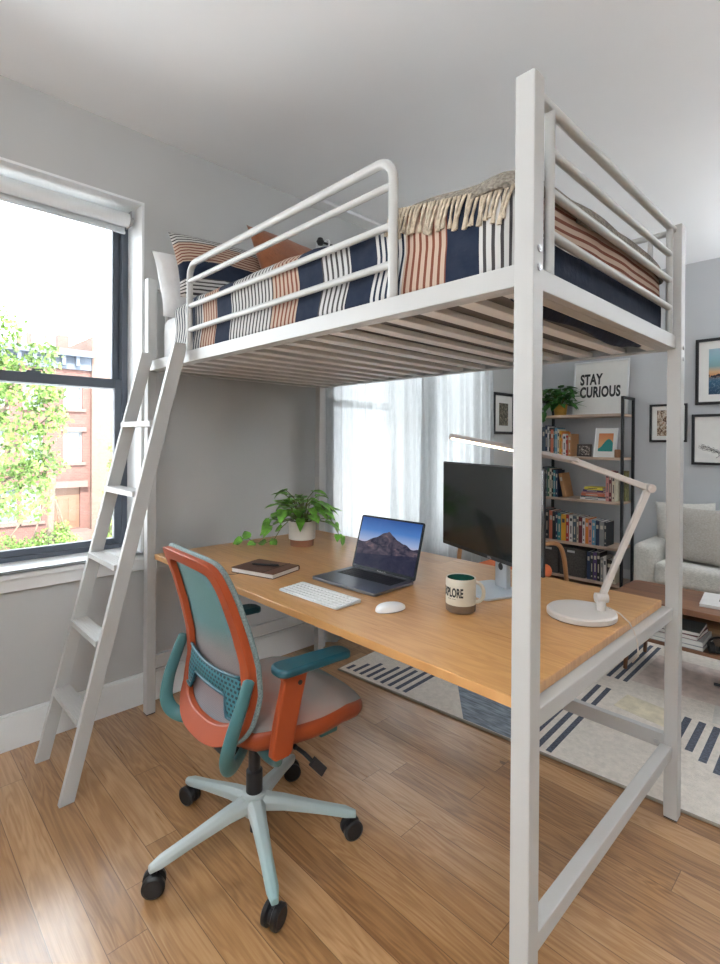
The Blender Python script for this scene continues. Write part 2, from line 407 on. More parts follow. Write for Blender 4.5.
# ================================================================== ROOM
XR, YB, YF, H = 5.4, -3.6, 4.175, 2.913
g = G(); g.box((-0.0, YB-0.2, -0.2), (XR+0.2, YF+0.2, 0)); struct('floor', g, floor_m)
g = G(); g.box((-0.35, YB-0.3, H), (XR+0.3, YF+0.3, H+0.25)); struct('ceiling', g, ceil_m)
def wall_holes(axis, v0, v1, lo, hi, z0, z1, holes):
    """wall slab between v0..v1 on axis, spanning lo..hi, with holes [(a,b,za,zb)]"""
    g = G()
    def bx(a, b, za, zb):
        if b-a < 1e-4 or zb-za < 1e-4: return
        if axis == 'x': g.box((v0, a, za), (v1, b, zb))
        else: g.box((a, v0, za), (b, v1, zb))
    cur = lo
    for a, b, za, zb in holes:
        bx(cur, a, z0, z1); bx(a, b, z0, za); bx(a, b, zb, z1); cur = b
    bx(cur, hi, z0, z1)
    return g
W1 = (-2.05, 0.034, 0.765, 2.563); W2 = (1.33, 3.02, 0.55, 2.52)
struct('wall_left', wall_holes('x', -0.34, 0.0, YB-0.3, YF+0.3, -0.2, H, [W1, W2]), wall_m)
struct('wall_far', wall_holes('y', YF, YF+0.3, 0, XR, -0.2, H, []), far_m)
struct('wall_back', wall_holes('y', YB-0.3, YB, 0, XR, -0.2, H, [(3.2, 4.0, 0.9, 2.3)]), wall_m)  # opening cut for the added fill window
struct('wall_right', wall_holes('x', XR, XR+0.3, YB-0.3, YF+0.3, -0.2, H, []), mat('unseen_wall_shading_dark', (0.10, 0.105, 0.10), 0.9, var=0.03))  # unseen wall, darkened to keep the bed's right-hand faces in shade
def base_board(name, pts):
    (x0, y0), (x1, y1) = pts; g = G()
    g.box((min(x0,x1), min(y0,y1), 0.0), (max(x0,x1), max(y0,y1), 0.148))
    dx, dy = abs(x1-x0), abs(y1-y0); e = 0.004
    if dx < dy: g.box((min(x0,x1), min(y0,y1), 0.148), (max(x0,x1)-e if min(x0,x1) < 1 else max(x0,x1), max(y0,y1), 0.158))
    else: g.box((min(x0,x1), min(y0,y1)+e, 0.148), (max(x0,x1), max(y0,y1), 0.158))
    struct(name, g, trim_m, bevel=0.002)
base_board('baseboard_left', ((0, YB), (0.016, YF)))
base_board('baseboard_far', ((0.016, YF-0.016), (XR, YF)))
base_board('baseboard_back', ((0.016, YB), (XR, YB+0.016)))
base_board('baseboard_right', ((XR-0.016, YB+0.016), (XR, YF-0.016)))
# white ceiling strip over the curtained window
g = G(); g.box((0.0, 1.10, H-0.022), (0.11, YF-0.02, H)); struct('trim_1', g, trim_m, bevel=0.003)

# ---- window 1 (left, double hung, dark grey sashes)
w1 = bpy.data.objects.new('window_1', None); COL.objects.link(w1); w1['kind'] = 'structure'; w1.location = (0, -1.0, 0.765)
y0, y1, z0, z1 = W1
g = G()   # white reveal lining
t = 0.012
g.box((-0.33, y0, z1-t), (0.002, y1, z1)); g.box((-0.33, y1-t, z0), (0.002, y1, z1-t)); g.box((-0.33, y0, z0), (0.002, y0+t, z1-t))
obj('window_reveal', g, trim_m, w1, True)
g = G()
g.box((-0.29, y0-0.0, z0-0.0), (0.035, y1, z0+0.012)); g.box((0.0, y0-0.06, z0-0.02), (0.035, y1+0.012, z0+0.012)); g.box((0.0, y0-0.05, z0-0.075), (0.022, y1, z0-0.02))
obj('window_sill', g, trim_m, w1, True, bevel=0.003)
g = G(); fa, fb = y0+t, y1-t; x0_, x1_ = -0.27, -0.185
zb0 = z0+0.012; zt = z1-t
g.box((x0_, fb-0.03, zb0), (x1_, fb, zt)); g.box((x0_, fa, zb0), (x1_, fa+0.03, zt)); g.box((x0_, fa+0.03, zb0), (x1_, fb-0.03, zb0+0.025)); g.box((x0_, fa+0.03, zt-0.03), (x1_, fb-0.03, zt))
obj('window_frame', g, rail_gap_m, w1, True, bevel=0.003)
def sash(name, xa, xb, za, zb, sw, rb, rt):
    g = G(); a, b = fa+0.03, fb-0.03
    g.box((xa, a, za), (xb, a+sw, zb)); g.box((xa, b-sw, za), (xb, b, zb)); g.box((xa, a+sw, za), (xb, b-sw, za+rb)); g.box((xa, a+sw, zb-rt), (xb, b-sw, zb))
    o = obj(name, g, rail_gap_m, w1, True, bevel=0.003)
    g = G(); xm = (xa+xb)/2; g.box((xm-0.002, a+sw-0.003, za+rb-0.003), (xm+0.002, b-sw+0.003, zb-rt+0.003))
    p = obj('glass_pane', g, glass_m, o, False)
    return o
sash('lower_sash', -0.222, -0.188, zb0+0.025, 1.672, 0.035, 0.03, 0.05)
sash('upper_sash', -0.262, -0.229, 1.62, zt-0.03, 0.035, 0.045, 0.04)
g = G(); g.box((-0.22, -0.44, 1.672), (-0.195, -0.38, 1.682)); g.cyl((-0.208, -0.41, 1.68), (-0.208, -0.41, 1.692), 0.009); g.bar((-0.208, -0.41, 1.688), (-0.195, -0.37, 1.69), 0.008, 0.006)
obj('sash_lock', g, rail_gap_m, w1, True)
# roller blind
rb = thing('roller_blind', 'white roller blind rolled up at the top of the left window', 'blind', (-0.05, -1.0, 2.45))
g = G(); g.cyl((-0.10, y0+0.05, 2.49), (-0.10, y1-0.045, 2.49), 0.036, 24); obj('blind_roll', g, mat('blind_fabric', (0.74, 0.76, 0.77), 0.7, var=0.01), rb, True, smooth=True)
g = G(); g.box((-0.136, y0+0.055, 2.435), (-0.128, y1-0.05, 2.50)); g.box((-0.140, y0+0.05, 2.428), (-0.124, y1-0.048, 2.442)); obj('blind_hem', g, mat('blind_fabric2', (0.66, 0.69, 0.71), 0.7, var=0.01), rb, True, bevel=0.003)
for yy in (y1-0.043, y0+0.02):
    g = G(); g.box((-0.135, yy, 2.455), (-0.065, yy+0.006, 2.53)); g.cyl((-0.10, yy+0.006, 2.49), (-0.10, yy+0.02, 2.49), 0.022); obj('bracket', g, mat('bracket_grey', (0.35, 0.35, 0.35), 0.4, 0.4), rb, True, smooth=True)

# ---- window 2 behind the curtains
w2 = bpy.data.objects.new('window_2', None); COL.objects.link(w2); w2['kind'] = 'structure'; w2.location = (0, 2.17, 0.55)
y0, y1, z0, z1 = W2; g = G()
for a, b, c, d in ((y0, y0+0.05, z0, z1), (y1-0.05, y1, z0, z1), (y0+0.05, y1-0.05, z0, z0+0.05), (y0+0.05, y1-0.05, z1-0.05, z1), (y0+0.05, y1-0.05, 1.60, 1.65), (2.15, 2.19, z0+0.05, 1.60), (2.15, 2.19, 1.65, z1-0.05)):
    g.box((-0.17, a, c), (-0.11, b, d))
obj('window_frame', g, trim_m, w2, True)
g = G(); g.box((-0.142, y0+0.04, z0+0.04), (-0.138, y1-0.04, z1-0.04)); obj('glass_pane', g, glass_m, w2, True)
# ---- unseen window added in the back wall to bring in fill daylight
for nm, ax, a, b, v in (('added_fill_window', 'y', 3.2, 4.0, YB-0.15),):
    g = G(); n_ = 3
    for i in range(n_+1):
        p = a + (b-a)*i/n_; q = min(max(p, a+0.03), b-0.03)
        if ax == 'y': g.box((q-0.03, v-0.03, 0.9), (q+0.03, v+0.03, 2.3))
        else: g.box((v-0.03, q-0.03, 0.9), (v+0.03, q+0.03, 2.3))
    for z in (0.93, 2.27):
        if ax == 'y': g.box((a, v-0.029, z-0.03), (b, v+0.029, z+0.03))
        else: g.box((v-0.029, a, z-0.03), (v+0.029, b, z+0.03))
    struct(nm, g, trim_m)

# curtains
def curtain(y0, y1, lab, seed, xo=0.095):
    rnd = random.Random(seed); nu = 150
    ph = [rnd.uniform(0, 6) for _ in range(4)]
    g = G()
    def fn(u, v):
        y = y0 + (y1-y0)*u; z = 0.015 + 2.60*v
        k = y*1.0
        a = math.sin(k*46+ph[0]+1.8*math.sin(k*5+ph[1])) * (0.018+0.010*math.sin(k*9+ph[2]))
        a *= 1.0 - 0.25*v
        a += 0.008*math.sin(k*80+ph[3]+z*2)
        return (xo + a, y + 0.006*math.sin(z*3+k*20), z)
    g.grid(fn, nu, 24)
    o = obj('curtain', g, sheer_m, smooth=True, angle=180)
    tagp(o, lab, 'curtain', 'sheer white curtains')
curtain(1.15, 2.26, 'sheer white curtain hanging nearer the desk plant, left panel', 1)
curtain(2.08, 3.13, 'sheer white curtain hanging behind the monitor, right panel', 2, 0.15)
cr = thing('curtain_rod', 'curtain rod with small black finial above the sheer white curtains', 'curtain rod', (0.09, 2.1, 2.64))
g = G(); g.cyl((0.09, 1.14, 2.64), (0.09, 3.20, 2.64), 0.008); obj('rod', g, black_m, cr, True, smooth=True)
for yy in (1.125, 3.215):
    g = G(); g.lathe([(0,-0.026),(0.016,-0.022),(0.026,0),(0.016,0.022),(0,0.026)], (0.09, yy, 2.64), 14); obj('finial', g, black_m, cr, True, smooth=True)
for yy in (1.18, 3.19):
    g = G(); g.box((0.0, yy-0.02, 2.61), (0.008, yy+0.02, 2.675)); g.cyl((0.005, yy, 2.64), (0.09, yy, 2.64), 0.007)
    g.tube([(0.09+0.026*math.cos(a*PI/6), yy, 2.64+0.026*math.sin(a*PI/6)) for a in range(12)], 0.006, 8, closed=True); obj('bracket', g, trim_m, cr, True)

# ================================================================== OUTSIDE
g = G(); g.box((-70, -40, -4.2), (60, 60, -4.0)); struct('ground', g, mat('street', (0.78, 0.78, 0.78), 0.9, var=0.15, scale=0.5))
def brick(name, c1, c2, cm, sc=4.0):
    m, nt, b = _nt(name); L = nt.links
    tc = N(nt, 'ShaderNodeTexCoord'); sp = N(nt, 'ShaderNodeSeparateXYZ'); L.new(tc.outputs['Object'], sp.inputs[0])
    cb = N(nt, 'ShaderNodeCombineXYZ'); L.new(math_(nt, 'ADD', sp.outputs[1], sp.outputs[0]), cb.inputs[0]); L.new(sp.outputs[2], cb.inputs[1])
    br = N(nt, 'ShaderNodeTexBrick'); br.inputs['Scale'].default_value = sc; br.inputs['Mortar Size'].default_value = 0.015
    br.inputs['Color1'].default_value = c1+(1,); br.inputs['Color2'].default_value = c2+(1,); br.inputs['Mortar'].default_value = cm+(1,)
    L.new(cb.outputs[0], br.inputs['Vector']); L.new(br.outputs['Color'], b.inputs['Base Color']); b.inputs['Roughness'].default_value = 0.9
    return m
brown_m = brick('brownstone', (0.085, 0.038, 0.032), (0.105, 0.049, 0.04), (0.11, 0.078, 0.066), 3.0)
pale_m = brick('pale_brick', (0.11, 0.066, 0.05), (0.13, 0.082, 0.064), (0.13, 0.10, 0.09), 3.5)
stone_m = mat('lintel_stone', (0.11, 0.075, 0.065), 0.9)
wf_m = mat('white_sash', (0.17, 0.17, 0.17), 0.6)
dkglass = mat('dark_pane', (0.10, 0.12, 0.14), 0.1, spec=0.8)
corn_m = mat('blue_grey_cornice', (0.065, 0.08, 0.105), 0.7)
door_m = mat('brown_door', (0.12, 0.06, 0.035), 0.5)
def building(label, ya, yb, zt, wm, X, wins, doors, cornice):
    t = thing('brownstone_building', label, 'building', (X-4, (ya+yb)/2, -4.0))
    cuts = sorted(wins + doors)
    g = G(); g.box((X-8, ya, -4.0), (X-0.25, yb, zt))
    # facade skin with true openings
    ys = sorted(set([ya, yb] + [c[0] for c in cuts] + [c[1] for c in cuts])); zs = sorted(set([-4.0, zt] + [c[2] for c in cuts] + [c[3] for c in cuts]))
    for a, b in zip(ys, ys[1:]):
        for c, d in zip(zs, zs[1:]):
            my, mz = (a+b)/2, (c+d)/2
            if any(k[0] < my < k[1] and k[2] < mz < k[3] for k in cuts): continue
            g.box((X-0.25, a, c), (X, b, d))
    obj('wall', g, wm, t, True)
    for a, b, c, d in wins:
        g = G(); e = 0.06
        g.box((X-0.20, a, c), (X-0.12, a+e, d)); g.box((X-0.20, b-e, c), (X-0.12, b, d)); g.box((X-0.20, a+e, c), (X-0.12, b-e, c+e)); g.box((X-0.20, a+e, d-e), (X-0.12, b-e, d)); g.box((X-0.20, a+e, (c+d)/2-0.03), (X-0.12, b-e, (c+d)/2+0.03))
        wo = obj('window', g, wf_m, t, True)
        g = G(); g.box((X-0.22, a, c), (X-0.201, b, d)); obj('pane', g, dkglass, wo)
        g = G(); g.box((X-0.02, a-0.15, d), (X+0.12, b+0.15, d+0.22)); obj('lintel', g, stone_m, t, True); g = G(); g.box((X-0.02, a-0.12, c-0.14), (X+0.14, b+0.12, c)); obj('window_ledge', g, stone_m, t, True)
    for a, b, c, d in doors:
        g = G(); g.box((X-0.22, a, c), (X-0.14, b, d)); g.box((X-0.14, a+0.15, c+0.3), (X-0.11, (a+b)/2-0.06, d-0.55)); g.box((X-0.14, (a+b)/2+0.06, c+0.3), (X-0.11, b-0.15, d-0.55)); obj('door', g, door_m, t, True)
        g = G(); g.box((X-0.02, a-0.25, d), (X+0.35, b+0.25, d+0.3)); g.box((X, a-0.3, c-1.2), (X+1.2, b+0.3, c-0.05)); obj('door_surround', g, stone_m, t, True)
    if cornice:
        g = G(); g.box((X-0.3, ya, zt-0.9), (X+0.15, yb, zt-0.3)); g.box((X-0.3, ya, zt-0.3), (X+0.55, yb, zt)); 
        k = ya+0.2
        while k < yb-0.2:
            g.box((X+0.15, k, zt-0.75), (X+0.42, k+0.15, zt-0.3)); k += 0.6
        obj('cornice', g, corn_m, t, True)
        g = G(); g.box((X-1.5, yb-1.2, zt), (X-1.0, yb-0.7, zt+0.9)); g.cyl((X-1.2, yb-2.4, zt), (X-1.2, yb-2.4, zt+0.8), 0.12); g.cyl((X-1.2, yb-2.8, zt), (X-1.2, yb-2.8, zt+0.6), 0.1); obj('chimney', g, stone_m, t, True)
    return t
X = -25.0
wn = []
for yc in (1.2, 3.2, 4.7, 6.37):
    for za, zb in ((2.8, 4.0), (0.2, 1.7)):
        wn.append((yc-0.42, yc+0.42, za, zb))
wn += [(3.3, 4.1, -2.5, -0.95), (4.25, 5.05, -2.5, -0.95), (0.6, 1.6, -2.5, -0.95)]
building('brownstone row house with blue grey cornice seen through the left window', -1.0, 7.15, 5.6, brown_m, X, wn, [(5.6, 6.7, -3.0, -1.0)], True)
wn2 = [(8.3, 9.1, z, z+1.5) for z in (3.2, 0.4, -2.6)]+[(10.2, 11.0, z, z+1.5) for z in (3.2, 0.4, -2.6)]
building('taller pale brick row house right of the brownstone across the street', 7.17, 13.0, 6.4, pale_m, X+0.2, wn2, [], False)
wn3 = [(y, y+0.9, z, z+1.5) for y in (-3.4, -5.6, -8) for z in (3.2, 0.4, -2.6)]
building('brick row house hidden mostly by the street tree foliage', -9.5, -1.02, 5.9, brown_m, X, wn3, [], True)
treeleaf_m = mat('sunlit_leaf', (0.09, 0.16, 0.028), 0.6, var=0.55, scale=1.3)
bark_m = mat('bark', (0.09, 0.07, 0.05), 0.9, var=0.3)
def tree(label, blobs, trunk, nl, seed, L, name='street_tree', zg=-4.0):
    rnd = random.Random(seed)
    t = thing(name, label, 'tree' if 'tree' in name else 'shrub', (trunk[0], trunk[1], zg))
    g = G()
    for cx, cy, cz, r in blobs:
        n = int(nl*r*r)
        for i in range(n):
            d = Vector((rnd.gauss(0,1), rnd.gauss(0,1), rnd.gauss(0,1))).normalized()
            rr = r*(0.55+0.45*rnd.random())*(1+0.2*noise.noise(d*3))
            p = Vector((cx, cy, cz)) + Vector((d.x, d.y, d.z*0.85))*rr
            a = Vector((rnd.gauss(0,1), rnd.gauss(0,1), rnd.gauss(0,1)-0.6)).normalized(); b = a.cross(Vector((rnd.gauss(0,1), rnd.gauss(0,1), rnd.gauss(0,1)))).normalized()
            l = L*rnd.uniform(0.7, 1.3)
            vs = [g.bm.verts.new(q) for q in (p, p+a*l*0.5+b*l*0.35, p+a*l, p+a*l*0.5-b*l*0.35)]
            g._f(vs)
    obj('foliage', g, treeleaf_m, t, True)
    g = G(); g.tube([(trunk[0], trunk[1], zg), (trunk[0]+0.05, trunk[1], zg+2), (trunk[0], trunk[1]+0.1, zg+4)][: (3 if 'tree' in name else 2)], 0.17 if 'tree' in name else 0.04, 10, r1=0.1 if 'tree' in name else 0.02)
    for cx, cy, cz, r in blobs[:8]:
        if 'tree' in name: g.tube([(trunk[0], trunk[1], zg+3.2), ((trunk[0]+cx)/2, (trunk[1]+cy)/2, (zg+3.2+cz)/2+0.2), (cx, cy, cz)], 0.07, 6, r1=0.02)
    obj('trunk', g, bark_m, t, True)
tree('leafy green street tree filling the left of the left window',
     [(-13.2, 0.6, 2.4, 1.25), (-12.9, 1.6, 1.2, 1.1), (-12.6, 1.9, 2.8, 0.8), (-13.2, 0.4, 0.2, 1.1), (-12.8, 1.9, -0.1, 0.8), (-13, 0.8, 3.7, 0.8), (-12.7, 2.5, 1.9, 0.55), (-12.7, 2.35, 0.7, 0.55), (-13.0, -0.8, 1.5, 1.5), (-12.9, 1.3, 3.1, 0.7), (-12.8, 1.3, 4.0, 0.75), (-12.25, 2.3, 3.5, 0.42), (-12.5, 2.5, 2.6, 0.4)],
     (-13.2, 0.3), 900, 3, 0.13)
tree('bright green shrub by the brownstone entrance', [(-21.5, 4.7, -2.9, 0.7), (-21.5, 5.3, -3.1, 0.55), (-21.6, 3.9, -3.2, 0.7), (-21.6, 2.9, -3.1, 0.8), (-21.5, 5.0, -2.4, 0.35)], (-21.5, 4.6), 1100, 5, 0.13, 'street_shrub')
tree('climbing green shrub in front of the pale brick row house', [(-23.2, 7.6, -2.6, 0.6), (-23.4, 7.8, -1.3, 0.55), (-23.6, 7.9, 0.0, 0.45), (-23.7, 7.9, 1.0, 0.35), (-23.2, 7.3, -3.4, 0.6)], (-23.3, 7.6), 900, 6, 0.13, 'street_shrub')

# ================================================================== LOFT BED
XA, XC, BW, S = 2.1466, 0.0966, 1.1301, 0.0451
bed = thing('loft_bed', 'white metal loft bed standing over the oak desk', 'loft bed', ((XA+XC)/2, BW/2, 0))
def post(x0, y0, zt):
    g = G(); g.box((x0, y0, 0.004), (x0+S, y0+S, zt)); o = obj('post', g, bed_m, bed, True, bevel=0.003)
    g = G(); g.box((x0+0.002, y0+0.002, 0.0), (x0+S-0.002, y0+S-0.002, 0.004)); obj('foot_cap', g, black_m, o)
    return o
pA = post(XA-S, 0, 2.135); pB = post(XA-S, BW-S, 2.135); pC = post(XC, 0, 2.145); pD = post(XC, BW-S, 2.145)
def bolt(p, n, par):
    p = Vector(p); n = Vector(n); g = G(); g.cyl(p, p+n*0.003, 0.008, 14); g.cyl(p+n*0.003, p+n*0.0045, 0.0045, 6)
    obj('bolt', g, steel_m, par, smooth=True)
for z in (1.765, 1.725): bolt((XA, 0.024, z), (1,0,0), pA); bolt((XA, BW-0.02, z-0.07), (1,0,0), pB)
bolt((2.06, BW-S+0.02, 0.272), (0,-1,0), bed) if False else None
ZR0, ZR1 = 1.690, 1.738
def part(name, boxes, bev=0.002, m=bed_m, par=None):
    g = G()
    for a, b in boxes: g.box(a, b)
    return obj(name, g, m, par or bed, True, bevel=bev)
rf = part('side_rail', [((XC+S, 0.006, ZR0), (XA-S, 0.03, ZR1)), ((XC+S, 0.03, ZR0), (XA-S, 0.055, ZR0+0.004))])
rbk = part('side_rail', [((XC+S, BW-0.03, ZR0), (XA-S, BW-0.006, ZR1)), ((XC+S, BW-0.055, ZR0), (XA-S, BW-0.03, ZR0+0.004))])
part('end_rail', [((XA-0.0425, S, ZR0), (XA-0.0175, BW-S, ZR1)), ((XA-0.075, S, ZR0), (XA-0.0425, BW-S, ZR0+0.004))])
part('end_rail', [((XC+0.012, S, ZR0), (XC+0.036, BW-S, ZR1))])
xs = 0.205
k = 0
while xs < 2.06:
    part('slat', [((xs-0.024, 0.031, 1.6945), (xs+0.024, BW-0.031, 1.712))], 0.002, mat('slat_bounce_white', (0.72, 0.70, 0.67), 0.5, var=0.02)); xs += 0.1235; k += 1  # floor bounce light put into the slats' lighter colour
# lower rails
part('desk_support_rail', [((XA-0.055, S, 0.722), (XA-0.0175, BW-S, 0.7645))], 0.003)
part('desk_support_rail', [((XC+0.0175, S, 0.722), (XC+0.05, BW-S, 0.7645))], 0.003)
part('lower_rail', [((XA-0.055, S, 0.222), (XA-0.0175, BW-S, 0.2655))], 0.003)
part('lower_rail', [((XC+0.0175, S, 0.222), (XC+0.043, BW-S, 0.285))], 0.003)
lr = part('back_stretcher', [((XC+S, BW-0.040, 0.243), (XA-S, BW-0.012, 0.297))], 0.003)
bolt((2.075, BW-0.040, 0.262), (0,-1,0), lr)
# guard rails
def gtube(name, pts, r=0.0125, par=bed, n=14):
    g = G(); g.tube(pts, r, n); return obj(name, g, bed_m, par, world=(par is bed), smooth=True, angle=60)
gy = 0.0185; rr = 0.055; zt = 2.113; xl, xr_ = 0.545, 1.735
pts = [(xl, gy, ZR1)] + [(xl, gy, 1.9)]
pts += [(xl+rr-rr*math.cos(a*PI/16), gy, zt-rr+rr*math.sin(a*PI/16)) for a in range(0, 9)]
pts += [(xr_-rr+rr*math.sin(a*PI/16), gy, zt-rr+rr*math.cos(a*PI/16)) for a in range(0, 9)]
pts += [(xr_, gy, ZR1)]
gr = gtube('guard_rail', pts, 0.0135)
for z, z2 in ((2.055, 2.028), (1.949, 1.919), (1.842, 1.819)):
    g = G(); g.tube([(xl, gy, (z+z2)/2), (xr_, gy, (z+z2)/2)], 0.0105, 12); obj('guard_bar', g, bed_m, gr, smooth=True)
ex = 2.118
er = gtube('end_guard_rail', [(ex, S-0.005, 2.118), (ex, BW-S+0.005, 2.118)], 0.013)
for y in (0.128, 1.045): g = G(); g.tube([(ex, y, ZR1), (ex, y, 2.115)], 0.0115, 12); obj('upright', g, bed_m, er, smooth=True)
for z in (2.020, 1.929, 1.832): g = G(); g.tube([(ex, 0.128, z), (ex, 1.045, z)], 0.011, 12); obj('guard_bar', g, bed_m, er, smooth=True)
brg = gtube('back_guard_rail', [(XC+S-0.005, BW-0.025, 2.116), (XA-S+0.005, BW-0.025, 2.116)], 0.011)
for x in (0.22, 1.13, 2.038): g = G(); g.tube([(x, BW-0.025, ZR1), (x, BW-0.025, 2.113)], 0.0095, 10); obj('upright', g, bed_m, brg, smooth=True)
hd = gtube('head_rail', [(XC+0.022, S-0.005, 2.105), (XC+0.022, BW-S+0.005, 2.105)], 0.011)
for y in (0.105, 0.36, 0.61, 0.86, 1.03): g = G(); g.tube([(XC+0.022, y, ZR1), (XC+0.022, y, 2.1)], 0.0095, 10); obj('upright', g, bed_m, hd, smooth=True)

# ladder
ld = thing('ladder', 'white five-step ladder leaning on the head end of the loft bed', 'ladder', (0.365, -0.45, 0))
def ladx(z): return -0.478 + (0.478-0.062)*z/1.74
for xa, xb in ((0.176, 0.2), (0.532, 0.556)):
    g = G(); poly = [(-0.482, 0.0), (-0.430, 0.0), (-0.001, 1.735), (-0.003, 1.768), (-0.052, 1.768)]
    g.prism(poly, xb-xa, lambda y, z, t, xa=xa: (xa+t, y, z)); obj('stile', g, bed_m, ld, True, bevel=0.002)
for z in (0.292, 0.572, 0.855, 1.143, 1.432):
    yc = ladx(z)+0.026; g = G(); g.box((0.2, yc-0.038, z-0.022), (0.532, yc+0.030, z)); 
    for k in range(5): g.box((0.203, yc-0.032+k*0.012, z), (0.529, yc-0.027+k*0.012, z+0.0015))
    obj('ladder_step', g, bed_m, ld, True, bevel=0.0015)

# mattress, duvet, throw, pillows
def rbox(lo, hi, r, nx, ny, nz, faces, uvf=None, disp=None):
    """rounded box as gridded faces; faces subset of 'TFBEH' + 'U'"""
    bm = bmesh.new(); uvl = bm.loops.layers.uv.new('UVMap'); cache = {}
    lo, hi = Vector(lo), Vector(hi)
    def P(q):
        c = Vector([min(max(q[i], lo[i]+r), hi[i]-r) for i in range(3)])
        if q[2] < lo[2]+r: c.z = q[2]          # keep the bottom square
        d = q - c
        v = c + d.normalized()*r if d.length > 1e-6 else q
        if disp: v = disp(q, v, d)
        return v
    def vert(q):
        k = tuple(round(c, 5) for c in q)
        if k not in cache: cache[k] = bm.verts.new(P(q))
        return cache[k]
    def lin(a, b, n): return [a+(b-a)*i/n for i in range(n+1)]
    X_, Y_, Z_ = lin(lo.x, hi.x, nx), lin(lo.y, hi.y, ny), lin(lo.z, hi.z, nz)
    def add(A, B, mk, kind):
        for i in range(len(A)-1):
            for j in range(len(B)-1):
                qs = [mk(A[i], B[j]), mk(A[i+1], B[j]), mk(A[i+1], B[j+1]), mk(A[i], B[j+1])]
                vs = [vert(q) for q in qs]
                if len(set(vs)) < 4: continue
                try: f = bm.faces.new(vs)
                except ValueError: continue
                f.smooth = True
                for l, q in zip(f.loops, qs):
                    if uvf: l[uvl].uv = (uvf(q, kind), q[1])
    if 'T' in faces: add(X_, Y_, lambda a, b: Vector((a, b, hi.z)), 'T')
    if 'U' in faces: add(X_, Y_, lambda a, b: Vector((a, b, lo.z)), 'U')
    if 'F' in faces: add(X_, Z_, lambda a, b: Vector((a, lo.y, b)), 'F')
    if 'B' in faces: add(X_, Z_, lambda a, b: Vector((a, hi.y, b)), 'B')
    if 'E' in faces: add(Y_, Z_, lambda a, b: Vector((hi.x, a, b)), 'E')
    if 'H' in faces: add(Y_, Z_, lambda a, b: Vector((lo.x, a, b)), 'H')
    return bm
bm = rbox((0.152, 0.055, 1.713), (2.068, 1.055, 1.955), 0.055, 40, 24, 6, 'TFBEHU')
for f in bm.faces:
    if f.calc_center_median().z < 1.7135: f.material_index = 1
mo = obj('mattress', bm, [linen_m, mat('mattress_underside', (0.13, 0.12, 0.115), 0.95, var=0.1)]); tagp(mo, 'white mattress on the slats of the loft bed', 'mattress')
DX1 = 2.098; DZ = 2.000
def duv(q, k):
    if k == 'E': return (DX1 + (2.026 - q[2]) ) / 2.5
    return q[0] / 2.5
def ddisp(q, v, d):
    n = noise.noise(Vector((q.x*2.2, q.y*2.5, q.z*3)))*0.012 + noise.noise(Vector((q.x*9, q.y*7, q.z*9)))*0.006
    top = min(1, max(0, (q.z-1.76)/0.1))
    dd = d.normalized() if d.length > 1e-6 else Vector((0,0,1))
    edge = max(0.0, 1 - abs(q.x-0.30)/0.2)
    out = v + dd*(n*top)
    if dd.z > 0.6: out.z += 0.010*math.sin(q.x*3.0)
    out.z -= 0.03*edge*top*(1 if dd.z > 0.5 else 0)
    out.x += 0.025*top*math.sin((DZ-q.z)*9)*min(1, max(0, (2.0-q.x)/0.35))
    out.z -= 0.036*min(1, max(0, (q.x-1.75)/0.22))*min(1, max(0, 1-(q.y-0.036)/0.42))*min(1, max(0, (q.z-1.80)/0.1))
    if out.y < 0.0335: out.y = 0.0335
    if out.x > 2.104: out.x = 2.104
    if out.z < 1.7385: pass
    return out
bm = rbox((0.285, 0.036, 1.742), (DX1, 1.088, DZ), 0.075, 110, 60, 16, 'TFBE', duv, ddisp)
dv = obj('duvet', bm, [stripe_m], angle=180); tagp(dv, 'navy, white and rust striped duvet spread over the loft bed', 'duvet')
md = dv.modifiers.new('solid', 'SOLIDIFY'); md.thickness = 0.006; md.offset = -1
# end flap of duvet drooping under the end rail, between slats
g = G()
def flap(u, v):
    y = 0.10 + 0.86*u
    zlow = 1.688 - 0.016*math.sin(u*PI*0.9) - 0.008*math.sin(u*11)
    return (2.052 + 0.012*math.sin(u*14) - 0.02*v*0, y, 1.712 + (zlow - 1.712)*math.sin(v*PI))if False else (2.0665 - 0.030*v, y, 1.7095 - (1.7095-zlow)*math.sin(v*PI*0.75))
g.grid(flap, 40, 8)
fl = obj('duvet_underside', g, mat('navy_cotton', NAVY, 0.9, var=0.3, scale=20, bump=0.4, bscale=40), dv, smooth=True, solid=0.003)
fl['label'] = 'solid navy edge of the duvet tucked below the mattress end'
# fold-over: knitted throw
def tdisp(q, v, d):
    out = ddisp(q, v, d)
    dd = d.normalized() if d.length > 1e-6 else Vector((0,0,1))
    out = out + dd*0.004
    top = 1 if dd.z > 0.3 else 0.6
    out.z += 0.006*top*(1+0.4*noise.noise(q*8)) - 0.006*max(0, 1-abs(q.x-1.72)/0.1)
    if out.x > 2.106: out.x = 2.106
    return out
bm = rbox((1.70, 0.036, 1.742), (DX1+0.002, 1.088, DZ+0.004), 0.075, 50, 60, 16, 'TFE', None, tdisp)
dele = []
for f in bm.faces:
    c = f.calc_center_median()
    lim = 1.965 - 0.16*(c.x-1.775)
    if c.z < (lim if c.x < 2.05 else 1.922): dele.append(f)
    elif c.x < 1.73+0.02*noise.noise(Vector((c.y*6, 0, 0))): dele.append(f)
bmesh.ops.delete(bm, geom=dele, context='FACES')
to = thing('throw_blanket', 'grey-brown knitted throw with cream tassels over the foot of the loft bed', 'throw', (1.9, 0.5, 2.03))
kt = obj('knitted_cloth', bm, [knit_m], to, True, angle=180)
md = kt.modifiers.new('solid', 'SOLIDIFY'); md.thickness = 0.007; md.offset = 1
g = G(); rnd = random.Random(3); x = 1.715
